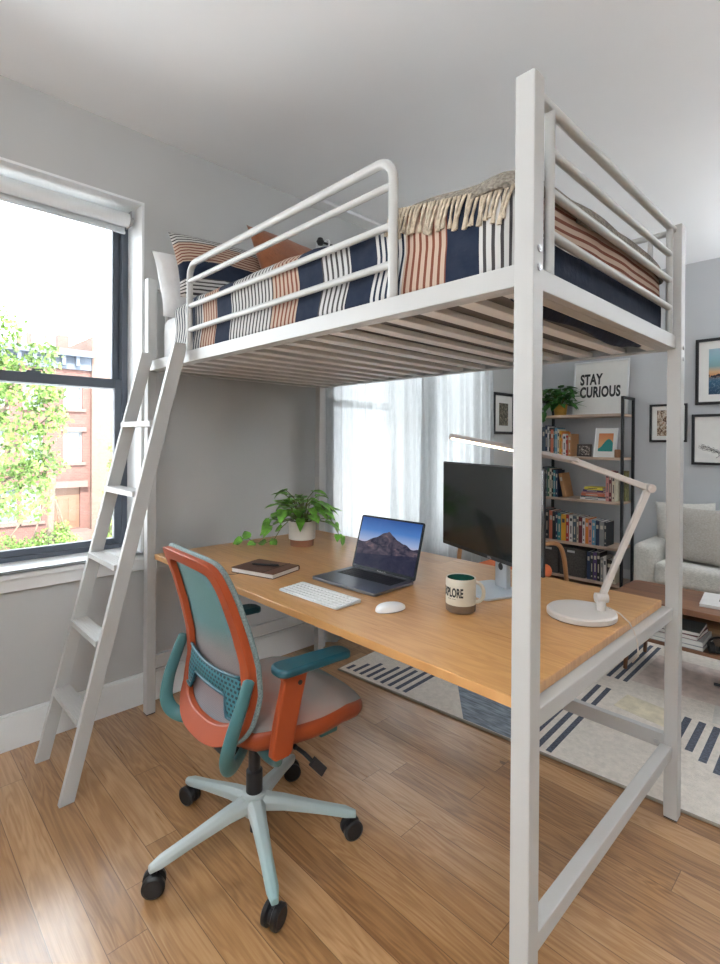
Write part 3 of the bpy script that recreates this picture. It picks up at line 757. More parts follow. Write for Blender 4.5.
while x < 2.085:
    z0_ = 1.970 - 0.16*(x-1.775); ln = rnd.uniform(0.058, 0.078)
    lean = -0.018 + rnd.uniform(-0.008, 0.008); y_ = 0.029
    for s_ in (-0.003, 0.003):
        P = [(x+s_, 0.036, z0_+0.006), (x+s_*0.5+lean*0.3, y_+0.001, z0_-ln*0.25), (x+lean*0.7, y_, z0_-ln*0.65), (x+lean+s_, y_+0.001, z0_-ln)]
        g.tube(P, [0.0024, 0.0030, 0.0034, 0.0044], 6)
    x += rnd.uniform(0.0105, 0.0150)
obj('tassel_fringe', g, tassel_m, to, True, smooth=True)['kind'] = 'stuff'

def cushion(name, w, h, t, m, label, loc, rot, uvf=None, par=None, piping=None, cat='pillow', group=None, n=26, wr=0.006):
    bm = bmesh.new(); uvl = bm.loops.layers.uv.new('UVMap')
    for side in (1, -1):
        vs = []
        for i in range(n+1):
            row = []
            for j in range(n+1):
                a, b = -1+2*i/n, -1+2*j/n
                th = (max(0, (1-a*a))**0.42)*(max(0, (1-b*b))**0.42)
                pin = 1-0.07*(1-abs(a)**2)*0 - 0.06*(abs(b)**3)*(1-a*a) ; pin2 = 1-0.06*(abs(a)**3)*(1-b*b)
                x_, y_ = a*w/2*pin2, b*h/2*pin
                z_ = side*t/2*th*(1+0.12*noise.noise(Vector((a*2, b*2, side*3+w*10)))) + wr*th*noise.noise(Vector((a*7, b*7, side)))
                row.append(bm.verts.new((x_, y_, z_)))
            vs.append(row)
        for i in range(n):
            for j in range(n):
                q = [vs[i][j], vs[i+1][j], vs[i+1][j+1], vs[i][j+1]]
                f = bm.faces.new(q if side > 0 else q[::-1]); f.smooth = True
                for l in f.loops: l[uvl].uv = (uvf(l.vert.co) if uvf else 0, 0)
    bmesh.ops.remove_doubles(bm, verts=bm.verts, dist=1e-4)
    o = obj(name, bm, [m], par, angle=180)
    o.location = loc; o.rotation_euler = rot
    if label: tagp(o, label, cat, group)
    return o
def lean_rot(yaw, lean, roll=0):
    """cushion standing: local x = width, local y = height; faces +X world before yaw; leans back towards -X"""
    M_ = Matrix.Rotation(yaw, 3, 'Z') @ Matrix(((0,0,1),(1,0,0),(0,1,0))) 
    return (Matrix.Rotation(yaw, 3, 'Z') @ Matrix.Rotation(-lean, 3, 'Y') @ Matrix(((0,0,1),(1,0,0),(0,1,0))) @ Matrix.Rotation(roll, 3, 'Z')).to_euler()
cushion('pillow', 0.50, 0.36, 0.15, linen_m, 'plain white linen pillow at the head of the loft bed, next to the window', (0.245, 0.245, 2.095), lean_rot(0.05, 0.35, 0.0))
cushion('pillow', 0.52, 0.38, 0.14, stripe_m, 'navy, white and rust striped pillow in front of the white pillow', (0.39, 0.285, 2.165), lean_rot(-0.08, 0.45, 0.0), lambda c: (1.03 + 0.48*(0.19-c.y)/0.38)/2.5)
cushion('pillow', 0.52, 0.43, 0.13, rustf_m, 'plain rust brown cushion leaning behind the striped pillow on the bed', (0.49, 0.64, 2.235), lean_rot(0.10, 0.45, 0.0))
cushion('pillow', 0.50, 0.34, 0.14, linen_m, 'white pillow lying at the wall behind the rust brown cushion', (0.245, 0.80, 2.10), lean_rot(0.0, 0.35, 0.0))

# ================================================================== DESK
g = G(); g.box((0.153, 0.030, 0.766), (2.100, 1.055, 0.792)); dk = obj('desk', g, desk_m, bevel=0.0025)
tagp(dk, 'long oak desktop built in under the loft bed', 'desk')
DT = 0.792
# ---- pothos
def pothos(label, loc, pot, seed, sc, leafm, vines, nleaf, spread, potr, poth):
    rnd = random.Random(seed)
    t = thing('potted_plant', label, 'potted plant', loc)
    pot(t)
    g = G(); gs = G()
    for i in range(nleaf):
        a = rnd.uniform(0, 2*PI); el = rnd.uniform(-0.1, 1.3)
        r = spread*rnd.uniform(0.35, 1.0)*math.cos(el*0.7); hz = poth + sc*0.02 + spread*0.95*math.sin(max(el, 0))*rnd.uniform(0.6, 1.1) + (-0.02*sc if el < 0 else 0)
        p = Vector((r*math.cos(a), r*math.sin(a), hz))
        d = Vector((math.cos(a+rnd.uniform(-.5, .5)), math.sin(a+rnd.uniform(-.5, .5)), rnd.uniform(-0.6, 0.5)))
        gs.tube([(0.3*potr*math.cos(a), 0.3*potr*math.sin(a), poth-0.01), (p.x*0.5, p.y*0.5, poth+(p.z-poth)*0.7+0.01*sc), p], 0.0018*sc, 5)
        g.leaf(p, d, (0,0,1), sc*rnd.uniform(0.07, 0.105), sc*rnd.uniform(0.052, 0.078), rnd.uniform(0.1, 0.4), rnd.uniform(0.1, 0.45))
    for v in vines:
        P = [Vector(p) for p in v]; gs.tube(P, 0.0022*sc, 6)
        for k in range(1, len(P)):
            d = (P[k]-P[k-1]).normalized(); sd_ = d.cross(Vector((0,0,1))) + Vector((0.2, -0.4, 0.3))
            g.leaf(P[k], (sd_*(1 if k % 2 else -0.5) + d*0.5 + Vector((0,0,-0.1))), (0.5,-0.6,0.8), sc*rnd.uniform(0.055, 0.075), sc*rnd.uniform(0.045, 0.058), 0.2, 0.3)
    obj('foliage', g, leafm, t, smooth=True, angle=180); obj('stems', gs, stem_m, t, smooth=True)
    return t
white_pot = mat('cream_ceramic', (0.68, 0.65, 0.60), 0.6, var=0.05); terra = mat('terracotta', (0.36, 0.16, 0.09), 0.8, var=0.1)
def pot1(t):
    g = G(); g.lathe([(0.062, 0.034), (0.071, 0.037), (0.073, 0.132), (0.067, 0.132), (0.066, 0.118), (0, 0.118)], n=36); obj('pot', g, white_pot, t, smooth=True)
    g = G(); g.lathe([(0, 0), (0.061, 0), (0.064, 0.034), (0, 0.034)], n=36); obj('pot_base', g, terra, t, smooth=True)
    g = G(); g.lathe([(0, 0.1265), (0.04, 0.125), (0.066, 0.12)], n=20); obj('soil', g, soil_m, t)
pothos('trailing green pothos in a cream pot on the oak desk', (0.465, 0.70, DT), pot1, 11, 1.0, leaf_m,
       [[(-0.05, -0.05, 0.13), (-0.08, -0.08, 0.09), (-0.10, -0.11, 0.03), (-0.13, -0.15, 0.010), (-0.17, -0.19, 0.012), (-0.20, -0.21, 0.035), (-0.23, -0.23, 0.03)],
        [(-0.05, -0.06, 0.13), (-0.09, -0.09, 0.12), (-0.12, -0.12, 0.10), (-0.14, -0.14, 0.07)], [(-0.04, -0.05, 0.13), (-0.09, -0.10, 0.15), (-0.13, -0.12, 0.13)],
        [(0.04, 0.05, 0.13), (0.10, 0.10, 0.15), (0.13, 0.12, 0.11), (0.15, 0.13, 0.06), (0.16, 0.14, 0.04)]], 62, 0.15, 0.07, 0.13)
# ---- notebook + pen
nb = thing('notebook', 'brown leather notebook lying near the chair end of the desk', 'notebook', (0.800, 0.245, DT), math.radians(16))
brl = mat('brown_leather', (0.10, 0.045, 0.028), 0.55, var=0.12)
g = G(); g.prism(rpoly(-0.115, -0.09, 0.115, 0.09, 0.006), 0.003); g.prism(rpoly(-0.115, -0.09, 0.115, 0.09, 0.006), 0.003, lambda x, y, z: (x, y, z+0.019)); g.box((-0.115, 0.086, 0.003), (0.115, 0.09, 0.019)); obj('cover', g, brl, nb, bevel=0.0008)
g = G(); g.box((-0.111, -0.086, 0.003), (0.111, 0.086, 0.019)); obj('pages', g, paper_m, nb)
g = G(); g.tube([(0.06, -0.092, 0.0225), (0.06, 0.0915, 0.0225)], 0.0012, 6); g.tube([(-0.06, -0.088, 0.003), (-0.075, -0.11, 0.001), (-0.11, -0.135, 0.001)], 0.0015, 6); obj('elastic_band', g, black_m, nb)
pn = G(); q = Vector((0.80, 0.245, DT+0.0275)); d = Vector((math.cos(0.55), math.sin(0.55), 0))
pn.tube([q-d*0.065, q-d*0.055, q+d*0.055, q+d*0.062], [0.0015, 0.0045, 0.0045, 0.003], 10); pn.bar(q+d*0.02+Vector((0,0,0.0055)), q+d*0.06+Vector((0,0,0.0055)), 0.003, 0.002)
tagp(obj('pen', pn, black_m, smooth=True), 'black pen resting on the brown notebook', 'pen')
# ---- laptop
lp = thing('laptop', 'open grey laptop showing dark mountains on its screen, centre of the desk', 'laptop', (1.205, 0.430, DT), math.radians(2.5))
alu = mat('space_grey_aluminium', (0.20, 0.21, 0.235), 0.38, 0.85, var=0.02)
g = G(); g.prism(rpoly(-0.172, -0.118, 0.172, 0.118, 0.012), 0.012, lambda x, y, z: (x, y, z+0.002)); base = obj('base', g, alu, lp, bevel=0.0015)
keym = mat('key_black', (0.012, 0.012, 0.014), 0.5)
g = G(); g.box((-0.145, 0.0, 0.0140), (0.145, 0.100, 0.0143))
for r_ in range(6):
    for c_ in range(14):
        if r_ == 0 and 3 <= c_ <= 8:
            if c_ == 3: g.box((-0.142+3*0.0205, 0.003, 0.0143), (-0.142+9*0.0205-0.003, 0.0165, 0.0155))
            continue
        g.box((-0.142+c_*0.0205, 0.003+r_*0.0162, 0.0143), (-0.142+c_*0.0205+0.0175, 0.003+r_*0.0162+0.0135, 0.0155))
obj('keyboard', g, keym, base)
g = G(); g.box((-0.055, -0.110, 0.0140), (0.055, -0.012, 0.0143)); obj('trackpad', g, mat('trackpad_grey', (0.16, 0.17, 0.19), 0.3, 0.6), base)
tilt = math.radians(17); RM = Matrix.Rotation(-tilt, 3, 'X')
hz = Vector((0, 0.116, 0.012))
def LT(x, y, z): return hz + RM @ Vector((x, z, y))
g = G(); g.prism(rpoly(-0.172, 0.0, 0.172, 0.232, 0.010), 0.006, lambda x, y, z: LT(x, y, z)); lid = obj('screen_lid', g, mat('lid_dark', (0.02, 0.022, 0.026), 0.25, 0.3), lp, bevel=0.001)
def scr_mat():
    m, nt, b = _nt('mountain_wallpaper'); L = nt.links
    uv = N(nt, 'ShaderNodeUVMap'); sp = N(nt, 'ShaderNodeSeparateXYZ'); L.new(uv.outputs[0], sp.inputs[0]); u, v = sp.outputs[0], sp.outputs[1]
    sky = ramp(nt, v, [(0.35, (0.60, 0.36, 0.34)), (0.55, (0.26, 0.34, 0.52)), (0.75, (0.055, 0.16, 0.42)), (1.0, (0.02, 0.07, 0.25))])
    n = N(nt, 'ShaderNodeTexNoise'); n.inputs['Scale'].default_value = 3.5; n.inputs['Detail'].default_value = 2
    c = N(nt, 'ShaderNodeCombineXYZ'); L.new(u, c.inputs[0]); L.new(c.outputs[0], n.inputs['Vector'])
    peak = math_(nt, 'SUBTRACT', 0.74, math_(nt, 'MULTIPLY', math_(nt, 'ABSOLUTE', math_(nt, 'SUBTRACT', u, 0.50)), 0.62))
    h_ = math_(nt, 'ADD', math_(nt, 'MAXIMUM', peak, 0.50), math_(nt, 'MULTIPLY', math_(nt, 'SUBTRACT', n.outputs['Fac'], 0.5), 0.22))
    mk = math_(nt, 'LESS_THAN', v, h_)
    n2 = N(nt, 'ShaderNodeTexNoise'); n2.inputs['Scale'].default_value = 7; n2.inputs['Detail'].default_value = 5; n2.inputs['Distortion'].default_value = 1.5; L.new(uv.outputs[0], n2.inputs['Vector'])
    mc = ramp(nt, n2.outputs['Fac'], [(0.35, (0.012, 0.013, 0.03)), (0.6, (0.07, 0.055, 0.075)), (0.75, (0.20, 0.12, 0.12))])
    lowm = math_(nt, 'LESS_THAN', v, math_(nt, 'ADD', 0.22, math_(nt, 'MULTIPLY', u, 0.15)))
    mc = mixc(nt, math_(nt, 'MULTIPLY', lowm, 0.85), mc, (0.012, 0.014, 0.035))
    col = mixc(nt, mk, sky, mc)
    b.inputs['Base Color'].default_value = (0.01, 0.01, 0.012, 1); L.new(col, b.inputs['Emission Color']); b.inputs['Emission Strength'].default_value = 0.75; b.inputs['Roughness'].default_value = 0.12
    return m
def quad_uv(name, pts, m, par):
    bm = bmesh.new(); uvl = bm.loops.layers.uv.new('UVMap'); f = bm.faces.new([bm.verts.new(p) for p in pts])
    for l, c in zip(f.loops, ((0,0),(1,0),(1,1),(0,1))): l[uvl].uv = c
    me = bpy.data.meshes.new(name); bm.to_mesh(me); bm.free(); me.materials.append(m)
    o = bpy.data.objects.new(name, me); COL.objects.link(o); o.parent = par; return o
z_ = -0.0006
quad_uv('display', [LT(-0.163, 0.016, z_), LT(0.163, 0.016, z_), LT(0.163, 0.224, z_), LT(-0.163, 0.224, z_)], scr_mat(), lid)
g = G(); g.cyl((-0.15, 0.117, 0.012), (0.15, 0.117, 0.012), 0.0045, 12); obj('hinge', g, alu, lp, smooth=True)
text_obj('maker_mark', 'MacBook Pro', 0.009, mat('mark_grey', (0.4, 0.4, 0.4), 0.5), lid, LT(0, 0.004, -0.0012), (PI/2-tilt+0.0, 0, 0), align='CENTER', ext=0.0002)
# ---- keyboard
kb = thing('keyboard', 'slim white wireless keyboard in front of the laptop', 'keyboard', (1.232, 0.183, DT), math.radians(1.5))
whp = mat('white_plastic', (0.80, 0.80, 0.80), 0.4, var=0.01)
g = G(); P = rpoly(-0.160, -0.060, 0.160, 0.060, 0.008); g.prism(P, 1, lambda x, y, z: (x, y, 0.0015 if z == 0 else 0.006+(y+0.06)*0.05)); kbase = obj('case', g, mat('case_silver', (0.62, 0.63, 0.64), 0.35, 0.3), kb, bevel=0.001)
g = G()
for r_ in range(6):
    y_ = -0.055+r_*0.0186; z1_ = 0.0062+(y_+0.06)*0.05
    c_ = 0
    while c_ < 16:
        w_ = 1
        if r_ == 0 and c_ == 4: w_ = 6
        g.box((-0.155+c_*0.0194, y_, z1_), (-0.155+(c_+w_)*0.0194-0.0028, y_+0.0155, z1_+0.0025)); c_ += w_
obj('keys', g, whp, kb, bevel=0.0006)
# ---- mouse
ms = thing('mouse', 'white computer mouse beside the keyboard', 'mouse', (1.512, 0.262, DT), math.radians(-14))
g = G()
def mfn(u, v):
    a = 2*PI*u; k = math.sin(v*PI/2)
    return (0.030*k*math.cos(a)*(abs(math.cos(a))**-0.12 if abs(math.cos(a)) > 1e-3 else 1), 0.056*k*math.sin(a), 0.003+0.024*(math.cos(v*PI/2)**0.7 if v < 1 else 0)*(1-0.15*math.sin(a)*k))
g.grid(mfn, 36, 12); bmesh.ops.remove_doubles(g.bm, verts=g.bm.verts, dist=1e-5); obj('shell', g, whp, ms, smooth=True, angle=180)
g = G(); g.prism([(0.028*math.cos(a*PI/16), 0.053*math.sin(a*PI/16)) for a in range(32)], 0.0035); obj('foot', g, mat('grey_plastic', (0.3, 0.3, 0.3), 0.4), ms)
# ---- mug
mg = thing('mug', 'cream mug with EXPLORE lettering, dark green inside, beside the monitor stand', 'mug', (1.672, 0.433, DT))
camd = math.atan2(-1.0023-0.445, 2.666-1.684)   # fixed direction of the lettering, towards the chair side
cream = mat('cream_glaze', (0.54, 0.48, 0.38), 0.35, var=0.06, scale=30); mr = 0.0495; mh = 0.112
g = G(); g.lathe([(mr, 0.027), (mr, mh-0.003), (mr-0.002, mh), (mr-0.005, mh-0.002)], n=40); obj('body', g, cream, mg, smooth=True)
g = G(); g.lathe([(0, 0), (mr-0.006, 0), (mr-0.001, 0.004), (mr, 0.027)], n=40); obj('base_band', g, mat('brown_clay', (0.14, 0.085, 0.05), 0.7, var=0.15, scale=40), mg, smooth=True)
g = G(); g.lathe([(mr-0.005, mh-0.002), (mr-0.006, 0.008), (0, 0.007)], n=40); obj('inside', g, mat('green_glaze', (0.012, 0.07, 0.05), 0.2), mg, smooth=True)
ha = math.radians(28); hd_ = Vector((math.cos(ha), math.sin(ha), 0)); P = []
for i in range(13):
    t = -PI/2 + PI*i/12; P.append(hd_*(mr-0.006+0.031*max(0, math.cos(t))**0.8) + Vector((0, 0, 0.066+0.033*math.sin(t))))
g = G(); g.tube(P, 0.0062, 12); obj('handle', g, cream, mg, smooth=True, angle=180)
def wrapt(c0, hz_, rad):
    def fn(co):
        a = c0 + co.x/rad; r = rad+co.z
        return Vector((r*math.cos(a), r*math.sin(a), hz_+co.y))
    return fn
text_obj('lettering', 'EXPLORE', 0.040, ink_m, mg, None, None, xs=0.50, off=0.0014, align='CENTER', ext=0.0004, fn=wrapt(camd-math.radians(38), 0.056, mr+0.0002))
text_obj('small_lettering', 'MORE OF IT', 0.008, ink_m, mg, None, None, xs=0.8, align='CENTER', ext=0.0003, fn=wrapt(camd-math.radians(36), 0.045, mr+0.0002)) if False else None
g = G()
for k in range(9):
    a0 = camd-math.radians(36)+(k-4)*0.07
    if k == 4: continue
    g.box((mr*math.cos(a0)-0.0008, mr*math.sin(a0)-0.0008, 0.048), (mr*math.cos(a0)+0.0008, mr*math.sin(a0)+0.0008, 0.0495))
obj('small_lettering', g, ink_m, mg)
# ---- monitor
mn = thing('monitor', 'black widescreen monitor on a silver stand near the front right post', 'monitor', (1.625, 0.717, DT), math.radians(-21.8))
bez = mat('monitor_black', (0.010, 0.010, 0.012), 0.35); scr = mat('monitor_screen', (0.010, 0.012, 0.012), 0.12, var=0.02, spec=0.9); silv = mat('silver_stand', (0.50, 0.54, 0.58), 0.35, 0.55, var=0.02)
g = G(); g.prism(rpoly(-0.332, -0.178, 0.288, 0.178, 0.006), 0.008, lambda x, y, z: (x, z-0.022, y+0.298)); g.box((-0.20, -0.013, 0.19), (0.20, 0.018, 0.40)); case = obj('case', g, bez, mn, bevel=0.0015)
quad_uv('screen', [(-0.327, -0.0226, 0.135), (0.283, -0.0226, 0.135), (0.283, -0.0226, 0.470), (-0.327, -0.0226, 0.470)], scr, case)
text_obj('maker_mark', 'DELL', 0.011, mat('mark_silver', (0.45, 0.45, 0.47), 0.4, 0.5), case, (0.0, -0.0225, 0.1235), (PI/2, 0, 0), align='CENTER', ext=0.0003)
g = G(); g.prism([(-0.036, 0), (0.036, 0), (0.030, 0.32), (-0.030, 0.32)], 0.02, lambda x, y, z: (x, 0.03+z, 0.008+y)); 
col = obj('stand_column', g, silv, mn, bevel=0.004)
g = G(); g.cyl((0, 0.0295, 0.088), (0, 0.031, 0.088), 0.0135, 24); obj('cable_hole', g, bez, col)
g = G(); g.prism(rpoly(-0.105, -0.115, 0.105, 0.075, 0.02), 0.009, lambda x, y, z: (x, y, z)); obj('stand_base', g, silv, mn, bevel=0.003)
g = G(); g.box((-0.03, 0.018, 0.25), (0.03, 0.032, 0.34)); obj('mount', g, bez, mn)
# ---- desk lamp
lamp_m = mat('lamp_blush_white', (0.60, 0.55, 0.51), 0.4, var=0.01)
dl = thing('desk_lamp', 'white jointed desk lamp with a lit bar head at the right end of the desk', 'desk lamp', (1.972, 0.674, DT))
g = G(); g.lathe([(0, 0), (0.101, 0), (0.106, 0.004), (0.106, 0.017), (0.101, 0.022), (0, 0.023)], n=56); obj('base', g, lamp_m, dl, smooth=True)
g = G(); g.lathe([(0, 0.0005), (0.104, 0.0005), (0.104, 0.002), (0, 0.002)], n=48); obj('base_pad', g, mat('dark_pad', (0.1, 0.08, 0.07), 0.7), dl)
O = Vector((1.972, 0.674, DT)); J0 = Vector((2.020, 0.712, DT+0.062)); EL = Vector((2.1165, 0.8441, 1.2070)); HD = Vector((1.6137, 0.4412, 1.3736)); MID = Vector((1.9289, 0.6942, 1.2959))
g = G(); g.cyl(Vector((J0.x, J0.y, DT+0.019))-O, J0-O, 0.014, 20); g.cyl(J0-O+Vector((-0.013, -0.013, 0)), J0-O+Vector((0.013, 0.013, 0)), 0.016, 20); obj('joint', g, lamp_m, dl, smooth=True)
side = Vector((0.70, 0.72, 0))
g = G(); g.bar(J0-O, EL-O, 0.016, 0.020, up=side); obj('lower_arm', g, lamp_m, dl, bevel=0.003)
g = G(); g.cyl(EL-O-Vector((0.5, -0.5, 0))*0.03, EL-O+Vector((0.5, -0.5, 0))*0.03, 0.014, 20); g.cyl(EL-O+Vector((0.5, -0.5, 0))*0.03, EL-O+Vector((0.5, -0.5, 0))*0.036, 0.006, 12); obj('elbow', g, lamp_m, dl, smooth=True)
dirh = (HD-MID)
g = G(); g.bar(EL-O, MID-O, 0.022, 0.019, up=(0,0,1)); obj('upper_arm', g, lamp_m, dl, bevel=0.003)
dn = dirh.normalized(); sdv = dn.cross(Vector((0,0,1))).normalized(); upv = sdv.cross(dn)
tw = Matrix.Rotation(math.radians(12), 3, dn); sdv = tw @ sdv; upv = tw @ upv
g = G(); P0 = MID-O - dn*0.02; L_ = (HD-MID).length+0.02
g.prism(rpoly(0, -0.021, L_, 0.021, 0.015), 0.013, lambda x, y, z: P0 + dn*x + sdv*y + upv*(z-0.0065)); headp = obj('lamp_head', g, mat('lamp_head_grey', (0.42, 0.38, 0.36), 0.4), dl, bevel=0.002)
g = G(); g.prism(rpoly(L_*0.42, -0.014, L_-0.008, 0.014, 0.010), 0.002, lambda x, y, z: P0 + dn*x + sdv*y + upv*(z-0.0082)); obj('led_strip', g, mat('led_light', (1, 0.9, 0.75), 0.5, emis=(1, 0.84, 0.62), estr=3.2), headp)
g = G(); g.tube([Vector(p)-O for p in ((2.035, 0.73, DT+0.03), (2.06, 0.76, DT+0.010), (2.08, 0.74, DT+0.006), (2.104, 0.715, DT+0.003), (2.122, 0.70, DT-0.016), (2.133, 0.70, DT-0.05), (2.1335, 0.705, DT-0.09), (2.112, 0.72, DT-0.12))], 0.0022, 8); obj('power_cord', g, mat('cord_beige', (0.55, 0.48, 0.42), 0.6), dl, smooth=True)

# ================================================================== OFFICE CHAIR
ch = thing('office_chair', 'teal and orange mesh-back swivel chair on five casters at the desk', 'office chair', (1.175, -0.046, 0), math.radians(-3))
def yprof(z):
    T = [(0.40, -0.190), (0.46, -0.160), (0.52, -0.135), (0.61, -0.118), (0.70, -0.124), (0.80, -0.148), (0.90, -0.178), (1.02, -0.224)]
    for (a, ya), (b, yb) in zip(T, T[1:]):
        if z <= b: return ya+(yb-ya)*(z-a)/(b-a)
    return T[-1][1]
def BP(x, z, off=0.0): return Vector((x, yprof(z) + 0.55*x*x - 0.028 + off - 0.0, z))
def outline(k):
    """backrest outline, k shrinks inward"""
    ctr = [(-0.150, 0.456), (-0.200, 0.488), (-0.222, 0.540), (-0.230, 0.620), (-0.224, 0.740), (-0.212, 0.860), (-0.200, 0.960), (-0.185, 0.992), (-0.150, 1.008), (0, 1.016)]
    ctr = ctr + [(-x, z) for x, z in ctr[-2::-1]] + [(0.08, 0.442), (0, 0.440), (-0.08, 0.442)]
    return ctr
def smooth_loop(P, it=2):
    for _ in range(it):
        Q = []
        for i in range(len(P)):
            a, b = P[i], P[(i+1) % len(P)]
            Q.append((a[0]*0.75+b[0]*0.25, a[1]*0.75+b[1]*0.25)); Q.append((a[0]*0.25+b[0]*0.75, a[1]*0.25+b[1]*0.75))
        P = Q
    return P
out = smooth_loop(outline(0))
def inner(p):
    x, z = p
    # side band 0.045, top 0.035, bottom 0.075
    zc = 0.72
    xi = x*(1-(0.235 if z > 0.62 else 0.235-0.075*min(1, (0.62-z)/0.12)))
    if z > zc: zi = zc+(z-zc)*(1-0.13)
    else: zi = zc-(zc-z)*(1-0.19)
    return xi, zi
inn = [inner(p) for p in out]
g = G(); n = len(out)
vo = [g.bm.verts.new(BP(x, z, 0.0)) for x, z in out]; vi = [g.bm.verts.new(BP(x, z, 0.0)) for x, z in inn]
vo2 = [g.bm.verts.new(BP(x*0.985, z, -0.024)) for x, z in out]; vi2 = [g.bm.verts.new(BP(x*1.03, z, -0.020)) for x, z in inn]
for i in range(n):
    j = (i+1) % n
    g._f([vo[i], vo[j], vi[j], vi[i]]); g._f([vo2[j], vo2[i], vi2[i], vi2[j]]); g._f([vo[j], vo[i], vo2[i], vo2[j]]); g._f([vi[i], vi[j], vi2[j], vi2[i]])
back = obj('back_frame', g, orange_m, ch, smooth=True, bevel=0.003, angle=50)
g = G(); g.tube([BP(x*1.0, z, 0.006) for x, z in out], 0.0085, 8, closed=True); obj('back_edging', g, mat('grey_teal_knit', (0.16, 0.21, 0.21), 0.9, var=0.3, scale=200), ch, smooth=True)
# mesh panel
g = G(); cx_, cz_ = 0, 0.72
ring_prev = None; K = 8
rings = []
for k in range(K+1):
    t = k/K
    rings.append([g.bm.verts.new(BP(x*t*1.04, cz_+(z-cz_)*t*1.02, 0.002)) for x, z in inn] if k else [g.bm.verts.new(BP(0, cz_, 0.002))])
for k in range(1, K):
    for i in range(n): g._f([rings[k][i], rings[k][(i+1)%n], rings[k+1][(i+1)%n], rings[k+1][i]])
for i in range(n): g._f([rings[0][0], rings[1][(i+1)%n], rings[1][i]])
obj('back_mesh', g, pmesh_m, ch, smooth=True, angle=180)
# lumbar pad
def lum_mat():
    m, nt, b = _nt('perforated_teal'); L = nt.links
    tc = N(nt, 'ShaderNodeTexCoord'); sp = N(nt, 'ShaderNodeSeparateXYZ'); L.new(tc.outputs['Object'], sp.inputs[0])
    row = math_(nt, 'FLOOR', math_(nt, 'MULTIPLY', sp.outputs[2], 75)); fz = math_(nt, 'FRACT', math_(nt, 'MULTIPLY', sp.outputs[2], 75))
    fx = math_(nt, 'FRACT', math_(nt, 'ADD', math_(nt, 'MULTIPLY', sp.outputs[0], 52), math_(nt, 'MULTIPLY', row, 0.5)))
    hole = math_(nt, 'MULTIPLY', math_(nt, 'GREATER_THAN', fx, 0.4), math_(nt, 'GREATER_THAN', fz, 0.45))
    L.new(mixc(nt, hole, (0.03, 0.15, 0.18), (0.006, 0.022, 0.03)), b.inputs['Base Color']); b.inputs['Roughness'].default_value = 0.5
    return m
g = G(); nn = 24
def lum(u, v):
    x = -0.172+0.344*u; e = abs(2*u-1)
    zt_ = 0.655 - 0.012*(1-e*e); zb_ = 0.585 if e < 0.62 else 0.585 - 0.055*min(1, (e-0.62)/0.10)
    z = zb_ + (zt_-zb_)*v
    return BP(x, z, -0.012 - 0.008*math.sin(v*PI))
g.grid(lum, 40, 8); obj('lumbar_pad', g, lum_mat(), ch, smooth=True, solid=0.006, angle=60)
g = G(); g.tube([BP(-0.172+0.344*i/20, 0.655-0.012*(1-(abs(2*i/20-1))**2), -0.016) for i in range(21)], 0.005, 8); 
P = []
for i in range(33):
    u = i/32; P.append(lum(u, 0)+Vector((0, -0.006, 0)))
g.tube(P, 0.005, 8); obj('lumbar_rim', g, teal_m, ch, smooth=True, angle=180)
